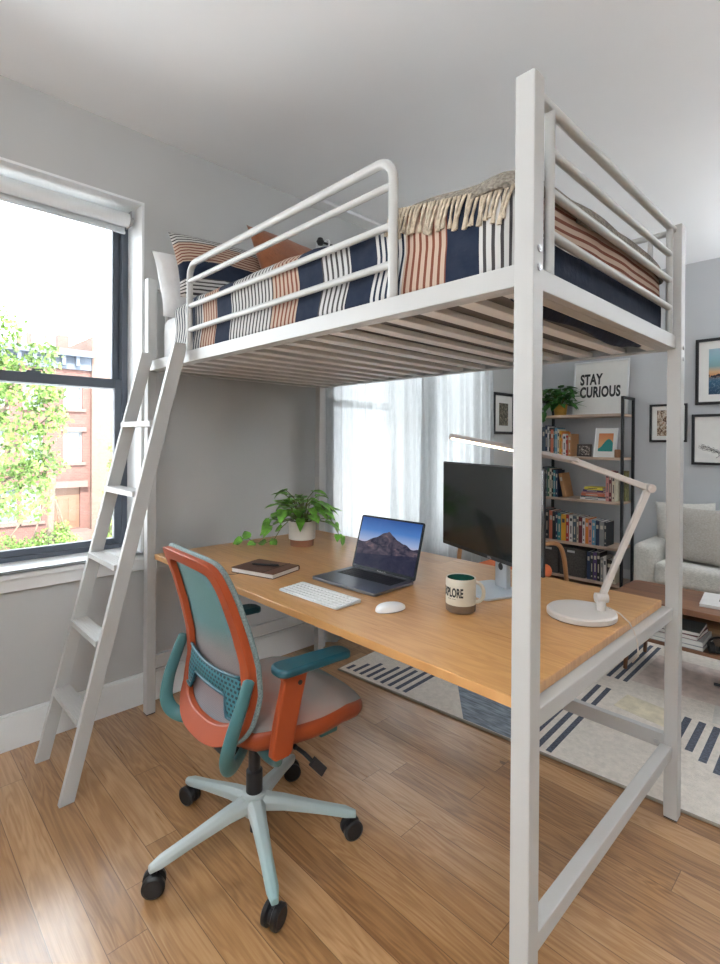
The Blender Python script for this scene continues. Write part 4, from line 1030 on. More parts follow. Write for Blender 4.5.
# side uprights running under the seat (wishbone)
def bez3(P, n=8):
    """Catmull-Rom through points"""
    P = [Vector(p) for p in P]; out_ = []
    for i in range(len(P)-1):
        p0 = P[max(i-1, 0)]; p1 = P[i]; p2 = P[i+1]; p3 = P[min(i+2, len(P)-1)]
        for k in range(n):
            t = k/n; out_.append(0.5*((2*p1)+(p2-p0)*t+(2*p0-5*p1+4*p2-p3)*t*t+(3*p1-p0-3*p2+p3)*t**3))
    out_.append(P[-1]); return out_
for sx in (-1, 1):
    path = bez3([(sx*0.232, -0.150, 0.672), (sx*0.236, -0.174, 0.61), (sx*0.234, -0.204, 0.53), (sx*0.222, -0.214, 0.460), (sx*0.195, -0.185, 0.415), (sx*0.13, -0.12, 0.400), (sx*0.05, -0.05, 0.395)])
    ups = []
    for i, p in enumerate(path):
        d = (path[min(i+1, len(path)-1)]-path[max(i-1, 0)]).normalized()
        s1 = Vector((sx, 0, 0.0)); s1 = (s1-d*s1.dot(d)).normalized(); u1 = d.cross(s1).normalized(); ups.append((s1, u1))
    L_ = len(path); g = G(); sec_ = [(math.cos(a*PI/8), math.sin(a*PI/8)) for a in range(16)]
    rings = []
    for i, (p, (s1, u1)) in enumerate(zip(path, ups)):
        t = i/(L_-1); wdt = 0.009+0.004*t; hgt = 0.019+0.004*min(1, t*2.2)
        if i == 0: wdt *= 0.5; hgt *= 0.5
        rings.append([g.bm.verts.new(p + s1*a*wdt + u1*b*hgt) for a, b in sec_])
    for A, B in zip(rings, rings[1:]):
        for k in range(16): g._f([A[k], A[(k+1)%16], B[(k+1)%16], B[k]])
    g._f(rings[0][::-1]); g._f(rings[-1])
    obj('back_upright', g, teal2_m, ch, smooth=True, angle=70)
    # bracket to the armrest
    path = bez3([(sx*0.04, -0.03, 0.392), (sx*0.15, -0.05, 0.390), (sx*0.225, -0.06, 0.400), (sx*0.268, -0.075, 0.43), (sx*0.276, -0.082, 0.475)], 6)
    g = G(); g.tube(path, 0.021, 12, r1=0.010); obj('arm_bracket', g, teal2_m, ch, smooth=True, angle=70)
    # armrest stalk
    g = G(); g.prism([(-0.108, 0.452), (-0.095, 0.440), (-0.050, 0.440), (-0.038, 0.452), (-0.022, 0.53), (0.012, 0.662), (0.090, 0.682), (-0.080, 0.682), (-0.066, 0.655), (-0.094, 0.54)], 0.026, lambda y, z, t: (sx*0.276-0.013+t, y, z)); st = obj('armrest_stalk', g, orange_m, ch, bevel=0.005)
    g = G(); g.cyl((sx*0.276+sx*0.013, -0.015, 0.645), (sx*0.276+sx*0.016, -0.015, 0.645), 0.007); obj('button', g, black_m, st)
    g = G(); g.prism(rpoly(-0.042, -0.095, 0.042, 0.175, 0.032, 6), 0.024, lambda x, y, z: (sx*0.276+x*(1-0.15*(y+0.09)/0.27), y, 0.681+z-0.010*((y-0.04)/0.13)**2*(1 if y > 0.04 else 0.2))); ap = obj('armrest_pad', g, teal_m, ch, bevel=0.008, seg=3, smooth=True)
# seat
def seat_fn(top):
    def fn(u, v):
        a, b = 2*u-1, 2*v-1
        e = 4.0
        # squircle mapping
        x = a*math.sqrt(max(0, 1-b*b*0.32)); y = b*math.sqrt(max(0, 1-a*a*0.32))
        X_ = x*0.252*(1-0.06*(b < 0)*(-b)); Y_ = 0.093 + y*0.245
        rr_ = max(abs(a), abs(b)); edge = (1-rr_**6)
        if top: z = 0.478 + 0.026*edge + 0.010*(a*a)
        else: z = 0.478 - 0.062*(1-rr_**14)
        z -= 0.022*max(0, b-0.55)/0.45
        return (X_, Y_, z)
    return fn
g = G(); g.grid(seat_fn(True), 30, 30); obj('seat_cushion', g, seatf_m, ch, smooth=True, angle=180)
g = G(); rings = []
loop = []
for i in range(96):
    t = 2*PI*i/96; c_, s_ = math.cos(t), math.sin(t); m_ = max(abs(c_), abs(s_)); loop.append(Vector(seat_fn(True)((c_/m_+1)/2, (s_/m_+1)/2)))
for k_, dz in ((0.30, -0.072), (0.86, -0.070), (0.955, -0.062), (1.0, -0.045), (1.018, -0.028), (1.015, -0.012), (0.995, -0.002), (0.95, 0.002)):
    rings.append([g.bm.verts.new((p.x*k_, 0.085+(p.y-0.085)*k_, p.z+dz)) for p in loop])
for A, B in zip(rings, rings[1:]):
    for k in range(96): g._f([A[k], A[(k+1)%96], B[(k+1)%96], B[k]])
g._f(rings[0][::-1])
obj('seat_shell', g, orange_m, ch, smooth=True, angle=180)
# mechanism
g = G(); g.box((-0.075, -0.11, 0.375), (0.075, 0.16, 0.412)); g.box((-0.10, -0.16, 0.385), (0.10, -0.02, 0.41)); g.cyl((-0.17, 0.04, 0.385), (0.19, 0.04, 0.385), 0.008); obj('tilt_mechanism', g, mat('black_plastic', (0.012, 0.012, 0.013), 0.5), ch, bevel=0.004)
g = G(); g.tube([(0.12, 0.04, 0.385), (0.215, 0.055, 0.372), (0.235, 0.075, 0.345)], 0.007, 8); g.bar((0.235, 0.07, 0.352), (0.235, 0.115, 0.300), 0.030, 0.012, up=(1, 0, 0)); obj('adjusting_lever', g, black_m, ch, bevel=0.002)
g = G(); g.box((0.06, 0.13, 0.385), (0.20, 0.20, 0.405)); obj('seat_slider', g, teal2_m, ch, bevel=0.004)
g = G(); g.lathe([(0, 0.035), (0.014, 0.035), (0.014, 0.11), (0.0275, 0.11), (0.0275, 0.24), (0.02, 0.245), (0.02, 0.385), (0, 0.385)], n=28); obj('gas_lift', g, black_m, ch, smooth=True)
# base
g = G(); g.lathe([(0.0, 0.095), (0.034, 0.095), (0.042, 0.11), (0.040, 0.165), (0.034, 0.170), (0, 0.170)], n=28); obj('base_hub', g, sage_m, ch, smooth=True)
angs = [-95, -23, 49, 121, -167]
for a in angs:
    a = math.radians(a+3); d = Vector((math.cos(a), math.sin(a), 0))
    g = G(); pts_ = [d*0.03+Vector((0,0,0.140)), d*0.10+Vector((0,0,0.132)), d*0.22+Vector((0,0,0.108)), d*0.310+Vector((0,0,0.090)), d*0.345+Vector((0,0,0.080))]
    sd_ = Vector((-d.y, d.x, 0)); sec_ = [(-1, -1), (1, -1), (1, 0.3), (0.5, 1), (-0.5, 1), (-1, 0.3)]
    ww = [0.030, 0.024, 0.019, 0.018, 0.010]; hh = [0.022, 0.019, 0.015, 0.014, 0.010]; rings = []
    for p, w_, h_ in zip(pts_, ww, hh): rings.append([g.bm.verts.new(p+sd_*x*w_+Vector((0,0,z*h_))) for x, z in sec_])
    for A, B in zip(rings, rings[1:]):
        for k in range(6): g._f([A[k], A[(k+1)%6], B[(k+1)%6], B[k]])
    g._f(rings[0][::-1]); g._f(rings[-1])
    obj('base_arm', g, sage_m, ch, smooth=True, bevel=0.003, angle=35)
    c = d*0.330; ca = a+random.uniform(-1.2, 1.2); r2_ = Vector((math.cos(ca), math.sin(ca), 0)); ax = Vector((-r2_.y, r2_.x, 0))
    g = G(); g.cyl(c+Vector((0,0,0.035)), c+Vector((0,0,0.085)), 0.009, 12); g.cyl(c+Vector((0,0,0.034))-ax*0.006, c+Vector((0,0,0.034))+ax*0.006, 0.024, 20)
    cas = obj('caster', g, black_m, ch, smooth=True)
    for s_ in (-1, 1):
        g = G(); q = Vector((0,0,1)).rotation_difference(ax*s_).to_matrix()
        g.lathe([(0, 0.006), (0.028, 0.006), (0.0335, 0.010), (0.0335, 0.022), (0.026, 0.027), (0.012, 0.025), (0, 0.026)], c+Vector((0,0,0.034)), 28, q); obj('wheel', g, mat('caster_black', (0.010, 0.010, 0.011), 0.4), cas, smooth=True)

# ================================================================== RUG
rugm = mat('rug_cream', (0.70, 0.64, 0.57), 1.0, var=0.09, scale=45, bump=0.8, bscale=160)
rug_navy = mat('rug_charcoal', (0.085, 0.095, 0.125), 1.0, var=0.35, scale=90, bump=0.6, bscale=160)
rug_blue = mat('rug_blue_grey', (0.24, 0.28, 0.33), 1.0, var=0.45, scale=14, bump=0.6, bscale=160, stretch=(1, 6, 1))
rug_pink = mat('rug_pink', (0.60, 0.50, 0.45), 1.0, var=0.16, scale=18, bump=0.7, bscale=160)
rug_yel = mat('rug_pale_yellow', (0.68, 0.61, 0.46), 1.0, var=0.16, scale=18, bump=0.7, bscale=160)
rug_grey = mat('rug_light_grey', (0.62, 0.59, 0.54), 1.0, var=0.10, scale=30, bump=0.7, bscale=160)
rug = thing('rug', 'cream area rug with charcoal bars, blue-grey and pink patches beyond the desk', 'rug', (2.0, 2.2, 0))
g = G(); g.prism([(0.41, 1.018), (3.9, 1.300), (3.75, 3.30), (0.25, 3.06)], 0.011); 
def patch(mi, poly):
    g.mi = mi; g.prism(poly, 0.0008, lambda x, y, z: (x, y, 0.0109+z))
def barp(x, ya, yb, w=0.024, mi=1, sk=-0.045):
    patch(mi, [(x, ya), (x+w, ya), (x+w+(yb-ya)*sk, yb), (x+(yb-ya)*sk, yb)])
for i, (ya, yb) in enumerate(((1.055,1.12),(1.06,1.19),(1.06,1.25),(1.065,1.22),(1.07,1.29),(1.07,1.35),(1.075,1.33),(1.08,1.38),(1.085,1.36))): barp(0.435+i*0.052, ya, yb)
patch(2, [(0.965, 1.42), (1.235, 1.092), (1.50, 1.112), (1.45, 1.62)])
for i in range(3): barp(1.525+i*0.052, 1.14, 1.93, 0.025)
for i in range(3): barp(1.535+i*0.045, 2.08, 2.75, 0.022, sk=-0.02)
patch(4, [(1.69, 1.76), (1.70, 1.93), (1.955, 1.90), (1.93, 1.72)])
for i in range(9): barp(1.985+i*0.062, 1.64-0.05*i, 1.90, 0.03)
patch(3, [(1.66, 2.12), (1.66, 2.62), (2.6, 2.66), (2.5, 2.16)])
patch(5, [(2.08, 1.93), (2.05, 2.14), (2.9, 2.2), (2.9, 1.95)])
obj('rug_pile', g, [rugm, rug_navy, rug_blue, rug_pink, rug_yel, rug_grey], rug, True)
g = G(); E_ = [(0.41, 1.018), (3.9, 1.300), (3.75, 3.30), (0.25, 3.06)]
g.tube([(x, y, 0.0065) for x, y in E_], 0.006, 8, closed=True); obj('rug_binding', g, mat('binding', (0.30, 0.26, 0.21), 1.0), rug, True, smooth=True)

# ================================================================== COFFEE TABLE
RZ = 0.0125
ct = thing('coffee_table', 'walnut coffee table with a lower shelf on the rug', 'coffee table', (2.1, 2.43, RZ))
g = G(); g.prism(rpoly(1.50, 2.205, 2.75, 2.665, 0.05, 6), 0.032, lambda x, y, z: (x, y, 0.42+z)); obj('table_top', g, walnut_m, ct, True, bevel=0.004)
g = G(); g.box((1.59, 2.255, 0.205), (2.66, 2.615, 0.225)); obj('shelf', g, walnut_m, ct, True, bevel=0.003)
for x, y, sx, sy in ((1.60, 2.27, -1, -1), (1.60, 2.60, -1, 1), (2.65, 2.27, 1, -1), (2.65, 2.60, 1, 1)):
    g = G(); g.tube([(x+sx*0.022, y+sy*0.012, RZ), (x, y, 0.421)], 0.011, 14, r1=0.019); obj('leg', g, walnut_m, ct, True, smooth=True)
def magazine(name, lab, cat, x, y, z, w, d, h, rz, c, page=True, group=None):
    g = G(); rot = Matrix.Rotation(rz, 3, 'Z'); e = 0.002; cc = (x, y, z+h/2)
    g.box((x-w/2, y-d/2, z), (x+w/2, y+d/2, z+0.002), rot, cc); g.box((x-w/2, y-d/2, z+h-0.002), (x+w/2, y+d/2, z+h), rot, cc); g.box((x-w/2, y+d/2-0.003, z+0.002), (x+w/2, y+d/2, z+h-0.002), rot, cc)
    g.mi = 1; g.box((x-w/2+e, y-d/2+e, z+0.002), (x+w/2-e, y+d/2-0.003, z+h-0.002), rot, cc)
    o = obj(name, g, [mat('cover_%d_%d_%d' % tuple(int(k*99) for k in c), c, 0.55, var=0.05), paper_m]); tagp(o, lab, cat, group); return o
mgz = 0.2255
for lab, w, d, h, c, r in (('grey magazine, lowest under the coffee table top on its shelf', 0.30, 0.23, 0.022, (0.22, 0.23, 0.24), 0.0), ('white magazine above the grey one on the coffee table shelf', 0.29, 0.23, 0.026, (0.58, 0.58, 0.58), 0.03),
        ('maroon magazine above the white one on the coffee table shelf', 0.25, 0.21, 0.022, (0.16, 0.03, 0.04), -0.04), ('dark slate magazine, topmost on the coffee table shelf', 0.25, 0.21, 0.02, (0.09, 0.10, 0.10), 0.05)):
    magazine('magazine', lab, 'magazine', 1.82, 2.375, mgz, w, d, h, r, c, group='magazines on the coffee table shelf'); mgz += h+0.0005
mb = magazine('magazine', 'white magazine with a small picture on the coffee table top', 'magazine', 2.04, 2.47, 0.4525, 0.24, 0.28, 0.016, 0.12, (0.66, 0.65, 0.63))
g = G(); g.box((2.0, 2.44, 0.4686), (2.10, 2.53, 0.4690), Matrix.Rotation(0.12, 3, 'Z')); obj('cover_picture', g, mat('picture_grey', (0.18, 0.19, 0.17), 0.5, var=0.8, scale=30), mb)
hp = G(); hp.tube([(2.03+0.05*math.cos(a*PI/8), 2.33+0.055*math.sin(a*PI/8), 0.236+0.025*(1+math.sin(a*PI/8))) for a in range(16)], 0.006, 8, closed=True)
hp.cyl((1.99, 2.29, 0.25), (2.01, 2.30, 0.25), 0.03); hp.cyl((2.07, 2.29, 0.25), (2.05, 2.30, 0.25), 0.03); hp.box((2.0, 2.30, 0.2255), (2.08, 2.38, 0.234))
tagp(obj('headphones', hp, black_m, smooth=True), 'black headphones lying beside the magazines on the coffee table shelf', 'headphones')
st = G()
for a, b in (((1.995, 2.385, 0.021), (2.36, 2.47, 0.024)), ((2.03, 2.43, 0.021), (2.36, 2.50, 0.024)), ((2.02, 2.41, 0.040), (2.36, 2.485, 0.045))): st.tube([a, b], 0.0085, 8)
st.cyl((2.34, 2.48, 0.032), (2.42, 2.50, 0.034), 0.022)
tagp(obj('camera_tripod', st, black_m, smooth=True), 'black folded tripod lying on the rug under the coffee table', 'tripod')

def uplight(label, x, y, e):  # out-of-view lamps added as fill to brighten ceiling and far wall
    tl = thing('added_fill_lamp', label, 'added fill lamp', (x, y, 0))
    g = G(); g.lathe([(0, 0), (0.14, 0), (0.14, 0.015), (0.015, 0.03), (0.012, 1.72), (0, 1.72)], n=28); obj('stand', g, black_m, tl, smooth=True)
    g = G(); g.lathe([(0, 1.72), (0.03, 1.72), (0.16, 1.82), (0.155, 1.822), (0.03, 1.728), (0, 1.728)], n=32); obj('bowl_shade', g, trim_m, tl, smooth=True)
    ll = bpy.data.lights.new('uplight', 'AREA'); ll.shape = 'DISK'; ll.size = 0.24; ll.energy = e; ll.color = (0.93, 0.97, 1.0)
    lo = bpy.data.objects.new('uplight', ll); COL.objects.link(lo); lo.parent = tl; lo.location = (0, 0, 1.80); lo.rotation_euler = (PI, 0, 0)
uplight('added fill uplight, unseen, near the back wall', 3.4, -2.6, 125)
uplight('added fill uplight, unseen, at the right end of the sofa', 3.8, 3.75, 75)

# ================================================================== SOFA
sf_m = mat('ivory_boucle', (0.60, 0.585, 0.54), 0.95, var=0.10, scale=60, bump=0.7, bscale=120)
sf = thing('sofa', 'ivory fabric sofa against the far wall', 'sofa', (2.4, 3.7, 0))
def soft(name, lo, hi, r, m, par, n=(14, 14, 8)):
    bm = bmesh.new(); bmesh.ops.create_cube(bm, size=1)
    bmesh.ops.scale(bm, vec=Vector(hi)-Vector(lo), verts=bm.verts); bmesh.ops.translate(bm, vec=(Vector(lo)+Vector(hi))/2, verts=bm.verts)
    o = obj(name, bm, [m], par, True, bevel=r, seg=6, smooth=True, angle=60); return o
soft('arm', (1.245, 3.38, 0.10), (1.42, 4.12, 0.565), 0.06, sf_m, sf); soft('arm', (3.30, 3.38, 0.10), (3.48, 4.12, 0.585), 0.06, sf_m, sf)
soft('seat_base', (1.40, 3.40, 0.10), (3.30, 4.12, 0.27), 0.02, sf_m, sf)
soft('seat_cushion', (1.405, 3.36, 0.27), (2.35, 3.95, 0.435), 0.04, sf_m, sf); soft('seat_cushion', (2.355, 3.36, 0.27), (3.295, 3.95, 0.435), 0.04, sf_m, sf)
soft('backrest', (1.42, 3.95, 0.27), (3.30, 4.14, 0.68), 0.06, sf_m, sf)
for x in (1.27, 3.42):
    for y in (3.43, 4.07): g = G(); g.tube([(x, y, 0), (x, y, 0.11)], 0.014, 10, r1=0.02); obj('leg', g, walnut_m, sf, True)
pil_m = mat('grey_beige_waffle', (0.40, 0.375, 0.335), 0.95, var=0.10, scale=90, bump=0.5, bscale=160)
def back_rot(yaw, lean, roll=0): return (Matrix.Rotation(yaw, 3, 'Z') @ Matrix.Rotation(-lean, 3, 'X') @ Matrix(((1,0,0),(0,0,-1),(0,1,0))) @ Matrix.Rotation(roll, 3, 'Z')).to_euler()
cushion('pillow', 0.43, 0.43, 0.15, mat('cream_pillow', (0.52, 0.50, 0.46), 0.95, var=0.08, scale=60), 'cream cushion in the left corner of the sofa, half behind the grey-beige one', (1.50, 3.86, 0.650), back_rot(0.30, 0.22, 0.03), group=None)
cushion('pillow', 0.44, 0.44, 0.17, pil_m, 'grey-beige waffle cushion on the sofa, in front of the cream one', (1.665, 3.62, 0.640), back_rot(-0.12, 0.34, 0.0))
cushion('pillow', 0.44, 0.42, 0.15, pil_m, 'grey-beige cushion at the right picture edge on the sofa', (2.02, 3.77, 0.66), back_rot(0.1, 0.25, 0.0))

# ================================================================== ARMCHAIR behind desk
ac = thing('armchair', 'bentwood armchair with orange cushions between the desk and bookshelf', 'armchair', (0.755, 2.40, RZ))
honey = mat('honey_wood', (0.42, 0.20, 0.08), 0.4, var=0.12, scale=10); orf = mat('orange_fabric', (0.58, 0.13, 0.035), 0.85, var=0.08, scale=60)
soft('seat_cushion', (0.53, 2.10, 0.36), (0.97, 2.62, 0.465), 0.05, orf, ac)
soft('back_cushion', (0.54, 2.60, 0.46), (0.83, 2.70, 0.76), 0.045, orf, ac)
for x in (0.50, 1.01):
    P = bez3([(x, 2.14, RZ+0.014), (x, 2.10, 0.30), (x, 2.11, 0.56), (x, 2.19, 0.645), (x, 2.36, 0.65), (x, 2.58, 0.62), (x, 2.68, 0.52), (x, 2.74, 0.30), (x, 2.80, RZ+0.014)], 8)
    g = G(); g.tube(P, 0.016, 12); obj('arm_loop', g, honey, ac, True, smooth=True, angle=180)
g = G(); g.box((0.50, 2.13, 0.325), (1.01, 2.17, 0.36)); g.box((0.50, 2.60, 0.325), (1.01, 2.64, 0.36)); obj('seat_frame', g, honey, ac, True, bevel=0.005)

# ================================================================== BOOKSHELF
bs = thing('bookshelf', 'open bookshelf with black metal frame and pale wood shelves on the far wall', 'bookshelf', (0.63, 4.0, 0))
BX0, BX1, BY0, BY1 = 0.225, 1.015, 3.85, 4.145
for x in (BX0, BX1-0.022):
    for y in (BY0, BY1-0.022): g = G(); g.box((x, y, 0), (x+0.022, y+0.022, 1.765)); obj('post', g, black_m, bs, True)
    for z in (1.743, 0.03): g = G(); g.box((x, BY0+0.022, z), (x+0.022, BY1-0.022, z+0.022)); obj('cross_bar', g, black_m, bs, True)
SH = [1.612, 1.215, 0.815, 0.400, 0.075]
for z in SH:
    g = G(); g.box((BX0+0.022, BY0-0.004, z-0.024), (BX1-0.022, BY1, z)); obj('shelf_board', g, shelfw_m, bs, True, bevel=0.002)
def cname(c): return c
PAL = {'red': (0.36, 0.025, 0.02), 'crimson': (0.28, 0.02, 0.03), 'maroon': (0.13, 0.02, 0.025), 'orange': (0.62, 0.19, 0.03), 'coral': (0.58, 0.16, 0.09), 'amber': (0.66, 0.34, 0.03), 'yellow': (0.66, 0.55, 0.06), 'cream': (0.60, 0.54, 0.42), 'white': (0.66, 0.65, 0.62),
       'teal': (0.03, 0.20, 0.24), 'sky-blue': (0.10, 0.26, 0.38), 'navy': (0.02, 0.035, 0.08), 'slate': (0.06, 0.085, 0.11), 'black': (0.014, 0.014, 0.016), 'charcoal': (0.035, 0.04, 0.045), 'pink': (0.55, 0.24, 0.22), 'brown': (0.11, 0.05, 0.03), 'tan': (0.40, 0.20, 0.08), 'grey': (0.22, 0.22, 0.22), 'green': (0.04, 0.13, 0.07), 'purple': (0.07, 0.04, 0.13), 'olive': (0.16, 0.16, 0.06)}
used = set()
def book(color, x, y, z, w, h, d, tilt=0.0, lab='', group='', flatb=False, adj=''):
    g = G(); c = PAL[color]; e = 0.0018
    # local: spine faces -Y ; x thickness w ; z height h ; y depth d
    rot = Matrix.Rotation(tilt, 3, 'Y')
    cen = Vector((x+w/2, y+d/2, z)) if tilt >= 0 else Vector((x, y+d/2, z))
    pv = Vector((x, y, z)) if tilt < 0 else Vector((x+w, y, z))
    def B(a, b): g.box(a, b, rot, pv)
    B((x, y, z), (x+e, y+d, z+h)); B((x+w-e, y, z), (x+w, y+d, z+h)); B((x+e, y, z), (x+w-e, y+e, z+h))
    g.mi = 1; B((x+e, y+e, z+0.003), (x+w-e, y+d-0.003, z+h-0.003))
    g.mi = 2; hsh = int((x*977+z*331)) % 3
    B((x+w*0.2, y-0.0004, z+h*(0.68+0.05*hsh)), (x+w*0.8, y+e, z+h*(0.83+0.03*hsh)))
    if hsh: B((x+w*0.3, y-0.0004, z+h*0.10), (x+w*0.7, y+e, z+h*0.16)); B((x+w*0.35, y-0.0004, z+h*0.3), (x+w*0.65, y+e, z+h*0.6))
    tcol = 'title_pale' if sum(c) < 0.9 else 'title_dark'
    tm = mat('title_pale', (0.50, 0.46, 0.38), 0.6) if sum(c) < 0.9 else mat('title_dark', (0.05, 0.05, 0.06), 0.6)
    o = obj('book', g, [mat('book_'+color, c, 0.55, var=0.05), paper_m, tm])
    k = lab
    if k in used: print('DUPLICATE LABEL', k)
    used.add(k); tagp(o, lab, 'book', group); return o
def row(shelfname, group, seq, x, z, gap=0.0008, yjit=1):
    rnd = random.Random(int(z*100)); n = len(seq)
    for i, (c, w, h) in enumerate(seq):
        if i == 0: w_ = 'leftmost, beside the %s one' % seq[1][0]
        elif i == n-1: w_ = 'rightmost, beside the %s one' % seq[i-1][0]
        else: w_ = 'between the %s and the %s one' % (seq[i-1][0], seq[i+1][0])
        book(c, x, BY0+0.012+rnd.uniform(0, 0.012)*yjit, z+0.0006, w, h, rnd.uniform(0.15, 0.19), 0, '%s book on the %s, %s' % (c, shelfname, w_), group)
        x += w+gap
    return x
x = row('second shelf from the top', 'upright books on the second shelf', [('slate', .028, .285), ('navy', .022, .30), ('white', .014, .29), ('black', .016, .275), ('coral', .028, .26), ('charcoal', .012, .28), ('sky-blue', .026, .275), ('cream', .020, .262), ('amber', .018, .245), ('orange', .016, .235), ('white', .030, .215), ('red', .016, .20), ('tan', .030, .215)], 0.252, SH[1])
x2 = row('middle shelf', 'upright books at the left of the middle shelf', [('charcoal', .026, .29), ('slate', .026, .285), ('green', .022, .28), ('cream', .020, .275), ('black', .018, .27), ('teal', .020, .26), ('navy', .024, .262)], 0.252, SH[2])
book('tan', x2+0.050, BY0+0.02, SH[2]+0.001, 0.032, 0.235, 0.17, -0.20, 'orange-tan book leaning against the upright books on the middle shelf')
zst = SH[2]+0.0006
for c, w, h, dx in (('white', .235, .020, 0.0), ('slate', .225, .014, 0.006), ('coral', .215, .026, 0.010), ('pink', .205, .012, 0.016), ('purple', .185, .020, 0.026), ('yellow', .170, .024, 0.038)):
    pos = {'white': 'lowest of the flat stack', 'slate': 'second lowest of the flat stack', 'coral': 'thickest red one of the flat stack', 'pink': 'thin, above the coral one in the flat stack', 'purple': 'under the yellow one in the flat stack', 'yellow': 'topmost of the flat stack'}[c]
    g = G(); xa = 0.625+dx; e = 0.0018
    g.box((xa, BY0+0.03, zst), (xa+w, BY0+0.19, zst+e)); g.box((xa, BY0+0.03, zst+h-e), (xa+w, BY0+0.19, zst+h)); g.box((xa, BY0+0.03, zst+e), (xa+w, BY0+0.032, zst+h-e))
    g.mi = 1; g.box((xa+0.002, BY0+0.032, zst+e), (xa+w-0.002, BY0+0.188, zst+h-e)); g.mi = 2; g.box((xa+w*0.2, BY0+0.0296, zst+h*0.35), (xa+w*0.7, BY0+0.031, zst+h*0.65))
    tm = mat('title_pale', (0.50, 0.46, 0.38), 0.6) if sum(PAL[c]) < 0.9 else mat('title_dark', (0.05, 0.05, 0.06), 0.6)
    o = obj('book', g, [mat('book_'+c, PAL[c], 0.55, var=0.05), paper_m, tm]); tagp(o, '%s book on the middle shelf, %s' % (c, pos), 'book', 'flat stacked books on the middle shelf'); zst += h+0.0004
row('middle shelf', 'upright books right of the flat stack', [('pink', .026, .275), ('maroon', .024, .27), ('cream', .026, .255)], 0.862, SH[2])
row('fourth shelf from the top', 'upright books on the fourth shelf', [('red', .038, .29), ('charcoal', .034, .288), ('coral', .036, .275), ('black', .026, .27), ('navy', .026, .268), ('teal', .034, .262), ('amber', .044, .255), ('red', .028, .252), ('white', .036, .250), ('slate', .036, .248), ('cream', .018, .25), ('maroon', .034, .245), ('white', .026, .24), ('orange', .032, .238), ('pink', .030, .228), ('sky-blue', .034, .23), ('navy', .030, .228), ('grey', .040, .225), ('charcoal', .020, .22)], 0.252, SH[3])
row('bottom shelf', 'upright books on the bottom shelf', [('navy', .028, .255), ('charcoal', .026, .25), ('purple', .034, .262), ('black', .030, .26), ('grey', .028, .22), ('white', .024, .235), ('black', .050, .21), ('cream', .026, .25)], 0.700, SH[4])
# olive vase-like patterned box at right of middle shelf
ob = G(); ob.box((0.951, BY0+0.13, SH[2]+0.0006), (0.988, BY0+0.24, SH[2]+0.275)); tagp(obj('file_box', ob, mat('olive_pattern', (0.13, 0.12, 0.04), 0.7, var=0.7, scale=35)), 'olive patterned file box at the right end of the middle shelf', 'box')
# storage boxes
felt = mat('grey_felt', (0.075, 0.07, 0.066), 0.95, var=0.25, scale=70, bump=0.4, bscale=120)
for xa, xb, lab in ((0.252, 0.425, 'dark grey storage box at the left end of the bottom shelf'), (0.440, 0.690, 'dark grey fabric storage box with pale label on the bottom shelf')):
    t = thing('storage_box', lab, 'storage box', ((xa+xb)/2, BY0+0.14, SH[4]+0.0006))
    g = G(); g.box((xa, BY0+0.005, SH[4]+0.0006), (xb, BY0+0.27, SH[4]+0.245)); obj('box_body', g, felt, t, True, bevel=0.004)
    g = G(); g.box((xa-0.003, BY0+0.002, SH[4]+0.215), (xb+0.003, BY0+0.273, SH[4]+0.262)); obj('lid', g, felt, t, True, bevel=0.003)
    g = G(); g.box(((xa+xb)/2-0.045, BY0-0.001, SH[4]+0.225), ((xa+xb)/2+0.025, BY0+0.003, SH[4]+0.245)); obj('label_holder', g, mat('label_pale', (0.5, 0.5, 0.5), 0.5), t, True)
# small framed photo
def lean_frame(name, lab, cat, cx_, y, z, w, h, fw, fm, lean, inner_fn, mat_w=0.0, depth=0.014, group=None):
    t = thing(name, lab, cat, (cx_, y, z)); t.rotation_euler = (-lean, 0, 0)
    g = G(); g.box((-w/2, 0, 0), (-w/2+fw, depth, h)); g.box((w/2-fw, 0, 0), (w/2, depth, h)); g.box((-w/2+fw, 0, 0), (w/2-fw, depth, fw)); g.box((-w/2+fw, 0, h-fw), (w/2-fw, depth, h))
    obj('frame', g, fm, t, bevel=0.001)
    g = G(); g.box((-w/2+fw, depth*0.55, fw), (w/2-fw, depth*0.9, h-fw)); obj('mount_board', g, paper_m, t)
    inner_fn(t, w, h, fw, depth*0.55-0.0008)
    return t
def pmat(name, fn):
    m, nt, b = _nt(name); uv = N(nt, 'ShaderNodeUVMap'); sp = N(nt, 'ShaderNodeSeparateXYZ'); nt.links.new(uv.outputs[0], sp.inputs[0])
    nt.links.new(fn(nt, sp.outputs[0], sp.outputs[1], uv.outputs[0]), b.inputs['Base Color']); b.inputs['Roughness'].default_value = 0.6; return m
def pic(t, x0, z0, x1, z1, y, m, name='picture'): return quad_uv(name, [(x0, y, z0), (x1, y, z0), (x1, y, z1), (x0, y, z1)], m, t)
def noise_node(nt, vec, sc, det=4, dist=0.0):
    n = N(nt, 'ShaderNodeTexNoise'); n.inputs['Scale'].default_value = sc; n.inputs['Detail'].default_value = det; n.inputs['Distortion'].default_value = dist; nt.links.new(vec, n.inputs['Vector']); return n.outputs['Fac']
def f_wave(nt, u, v, uv):
    c = math_(nt, 'ADD', math_(nt, 'MULTIPLY', math_(nt, 'SINE', math_(nt, 'MULTIPLY', math_(nt, 'SUBTRACT', u, 0.35), 4.5)), 0.26), 0.42)
    return mixc(nt, math_(nt, 'LESS_THAN', v, c), ramp(nt, v, [(0.4, (0.70, 0.36, 0.16)), (0.9, (0.62, 0.22, 0.08))]), (0.02, 0.24, 0.22))
def f_photo(nt, u, v, uv): return ramp(nt, noise_node(nt, uv, 5, 5, 1), [(0.38, (0.02, 0.02, 0.02)), (0.5, (0.18, 0.15, 0.13)), (0.62, (0.55, 0.5, 0.45))])
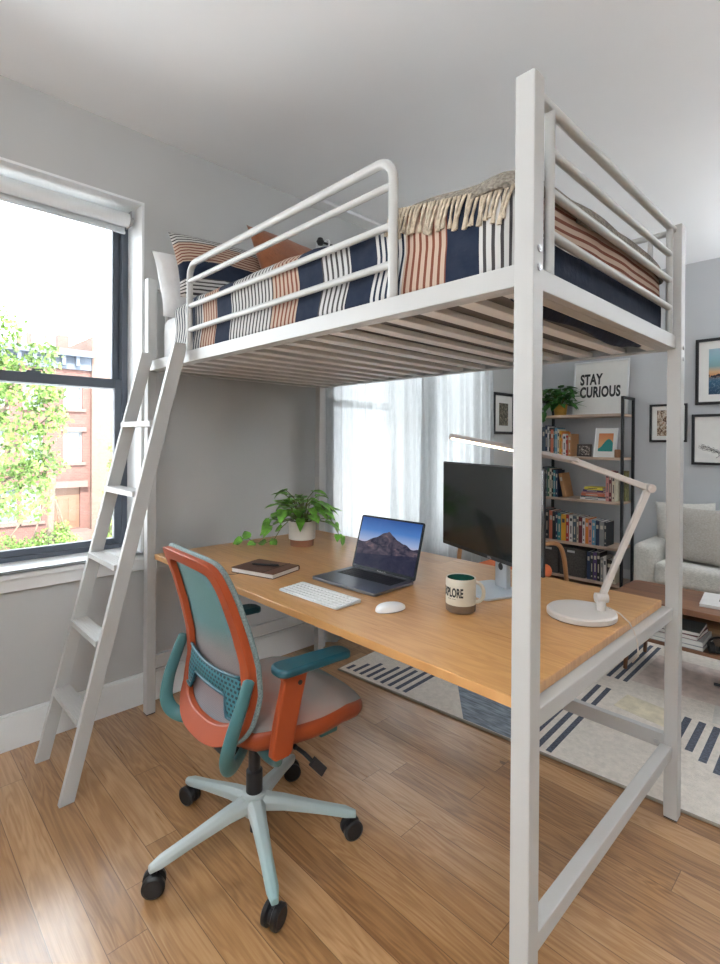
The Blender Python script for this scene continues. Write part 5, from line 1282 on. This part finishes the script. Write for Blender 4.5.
def f_sepia(nt, u, v, uv): return ramp(nt, noise_node(nt, uv, 9, 6, 1.2), [(0.35, (0.03, 0.03, 0.025)), (0.52, (0.14, 0.125, 0.09)), (0.68, (0.38, 0.33, 0.24))])
def f_flow(nt, u, v, uv): return ramp(nt, noise_node(nt, uv, 6, 4, 1.5), [(0.40, (0.10, 0.05, 0.03)), (0.48, (0.42, 0.30, 0.20)), (0.56, (0.60, 0.56, 0.48)), (0.68, (0.35, 0.15, 0.08))])
def f_sea(nt, u, v, uv):
    base = ramp(nt, v, [(0.0, (0.015, 0.05, 0.10)), (0.30, (0.03, 0.11, 0.20)), (0.38, (0.14, 0.13, 0.14)), (0.40, (0.60, 0.25, 0.10)), (0.50, (0.62, 0.40, 0.22)), (0.62, (0.20, 0.35, 0.38)), (0.8, (0.25, 0.45, 0.52)), (1.0, (0.36, 0.50, 0.58))])
    wv = math_(nt, 'MULTIPLY', math_(nt, 'LESS_THAN', v, 0.36), math_(nt, 'GREATER_THAN', noise_node(nt, uv, 14, 4, 2), 0.56))
    base = mixc(nt, math_(nt, 'MULTIPLY', wv, 0.4), base, (0.25, 0.38, 0.45))
    boat = math_(nt, 'MULTIPLY', math_(nt, 'LESS_THAN', math_(nt, 'ABSOLUTE', math_(nt, 'SUBTRACT', v, 0.40)), math_(nt, 'MULTIPLY', math_(nt, 'SUBTRACT', noise_node(nt, uv, 11, 3), 0.45), 0.35)), 1.0)
    return mixc(nt, boat, base, (0.02, 0.02, 0.03))
lean_frame('picture_frame', 'small dark framed photo beside the upright books on the second shelf', 'picture frame', 0.648, BY0+0.05, SH[1]+0.001, 0.135, 0.118, 0.016, mat('dark_frame', (0.05, 0.04, 0.035), 0.5), 0.10, lambda t, w, h, fw, y: pic(t, -w/2+fw, fw, w/2-fw, h-fw, y, pmat('grey_photo', f_photo)))
lean_frame('picture_frame', 'white framed orange and teal wave print on the second shelf', 'picture frame', 0.832, BY0+0.055, SH[1]+0.001, 0.200, 0.275, 0.006, trim_m, 0.20, lambda t, w, h, fw, y: pic(t, -w/2+0.035, 0.055, w/2-0.035, h-0.05, y, pmat('wave_print', f_wave)))
wp = thing('wooden_pot', 'small round wooden pot before the orange and teal print', 'pot', (0.957, BY0+0.035, SH[1]+0.0006))
g = G(); g.lathe([(0, 0), (0.024, 0), (0.027, 0.01), (0.027, 0.066), (0.022, 0.072), (0.019, 0.070), (0.018, 0.012), (0, 0.012)], n=24); obj('bowl', g, mat('turned_wood', (0.30, 0.14, 0.06), 0.5, var=0.2, scale=30), wp, smooth=True)
# STAY CURIOUS
def stay(t, w, h, fw, y):
    text_obj('lettering', 'STAY\nCURIOUS', 0.142, mat('poster_ink', (0.025, 0.027, 0.03), 0.7), t, (-w/2+0.065, y-0.0002, h-0.225), (PI/2, 0, 0), xs=0.60, off=0.0058, ext=0.0004, line=0.88, space=1.06)
lean_frame('poster_frame', 'white framed poster reading STAY CURIOUS on top of the bookshelf', 'poster', 0.715, BY1-0.075, SH[0]+0.001, 0.515, 0.530, 0.014, trim_m, 0.10, stay, depth=0.018)
# plant on top of shelf
def pot2(t):
    g = G(); g.lathe([(0, 0), (0.050, 0), (0.055, 0.006), (0.066, 0.095), (0.070, 0.105), (0.064, 0.106), (0.060, 0.09), (0, 0.09)], n=30); obj('pot', g, mat('ochre_pot', (0.50, 0.28, 0.05), 0.6, var=0.1), t, smooth=True)
    g = G(); g.lathe([(0, 0.098), (0.06, 0.094)], n=18); obj('soil', g, soil_m, t)
pothos('bushy green plant in an ochre pot on top of the bookshelf', (0.395, BY0+0.10, SH[0]+0.0006), pot2, 5, 1.15, leafd_m,
       [[(-0.05, -0.03, 0.11), (-0.10, -0.06, 0.10), (-0.115, -0.11, 0.03), (-0.11, -0.13, -0.04)], [(0.05, -0.02, 0.11), (0.10, -0.04, 0.12), (0.14, -0.05, 0.10)], [(-0.03, -0.05, 0.11), (-0.09, -0.11, 0.07), (-0.13, -0.12, 0.0)]], 80, 0.165, 0.06, 0.10)

# ---- wall pictures
def wall_pic(name, lab, wall, a0, a1, z0, z1, fw, inner):
    w, h = a1-a0, z1-z0
    if wall == 'far': t = thing(name, lab, 'picture frame', ((a0+a1)/2, YF-0.024, z0))
    else: t = thing(name, lab, 'picture frame', (0.024, (a0+a1)/2, z0), PI/2)
    g = G(); dp = 0.023
    g.box((-w/2, 0, 0), (-w/2+fw, dp, h)); g.box((w/2-fw, 0, 0), (w/2, dp, h)); g.box((-w/2+fw, 0, 0), (w/2-fw, dp, fw)); g.box((-w/2+fw, 0, h-fw), (w/2-fw, dp, h)); obj('frame', g, black_m, t, bevel=0.001)
    g = G(); g.box((-w/2+fw, 0.012, fw), (w/2-fw, 0.02, h-fw)); obj('mount_board', g, paper_m, t)
    inner(t, w, h)
wall_pic('picture_frame', 'black framed sepia print on the left wall past the curtains', 'left', 3.345, 3.725, 1.425, 1.83, 0.026, lambda t, w, h: pic(t, -0.085, 0.085, 0.085, h-0.10, 0.0112, pmat('sepia', f_sepia)))
wall_pic('picture_frame', 'black framed botanical print partly behind the rear right bed post', 'far', 1.135, 1.432, 1.358, 1.697, 0.018, lambda t, w, h: pic(t, -w/2+0.06, 0.055, w/2-0.06, h-0.055, 0.0112, pmat('botanical', f_flow)))
wall_pic('picture_frame', 'black framed sunset sea photograph, upper frame above the sofa', 'far', 1.492, 1.99, 1.678, 2.238, 0.024, lambda t, w, h: pic(t, -w/2+0.095, 0.085, w/2-0.095, h-0.09, 0.0112, pmat('sunset_sea', f_sea)))
def sketch(t, w, h):
    g = G(); rnd = random.Random(21)
    def lnn(pts, r=0.0016): g.tube([(x, 0.0105, z) for x, z in pts], r, 4)
    cx_, cz_ = -0.05, h*0.42
    for k in range(5):
        a = 0.5+k*0.55; P = [(cx_-0.02+0.03*k, cz_-0.12)]
        x_, z_ = P[0]
        for i in range(7):
            a += rnd.uniform(-0.35, 0.35); x_ += 0.036*math.cos(a); z_ += 0.036*math.sin(a)*0.9
            x_ = max(-w/2+0.07, min(w/2-0.07, x_)); z_ = max(0.09, min(h-0.08, z_)); P.append((x_, z_))
            rr_ = rnd.uniform(0.012, 0.022); lnn([(x_+rr_*math.cos(q), z_+rr_*0.7*math.sin(q)) for q in [j*PI/5+a for j in range(9)]], 0.001)
        lnn(P)
    obj('line_drawing', g, ink_m, t)
wall_pic('picture_frame', 'black framed line drawing of a branch, lower frame above the sofa', 'far', 1.467, 1.965, 1.165, 1.598, 0.022, sketch)
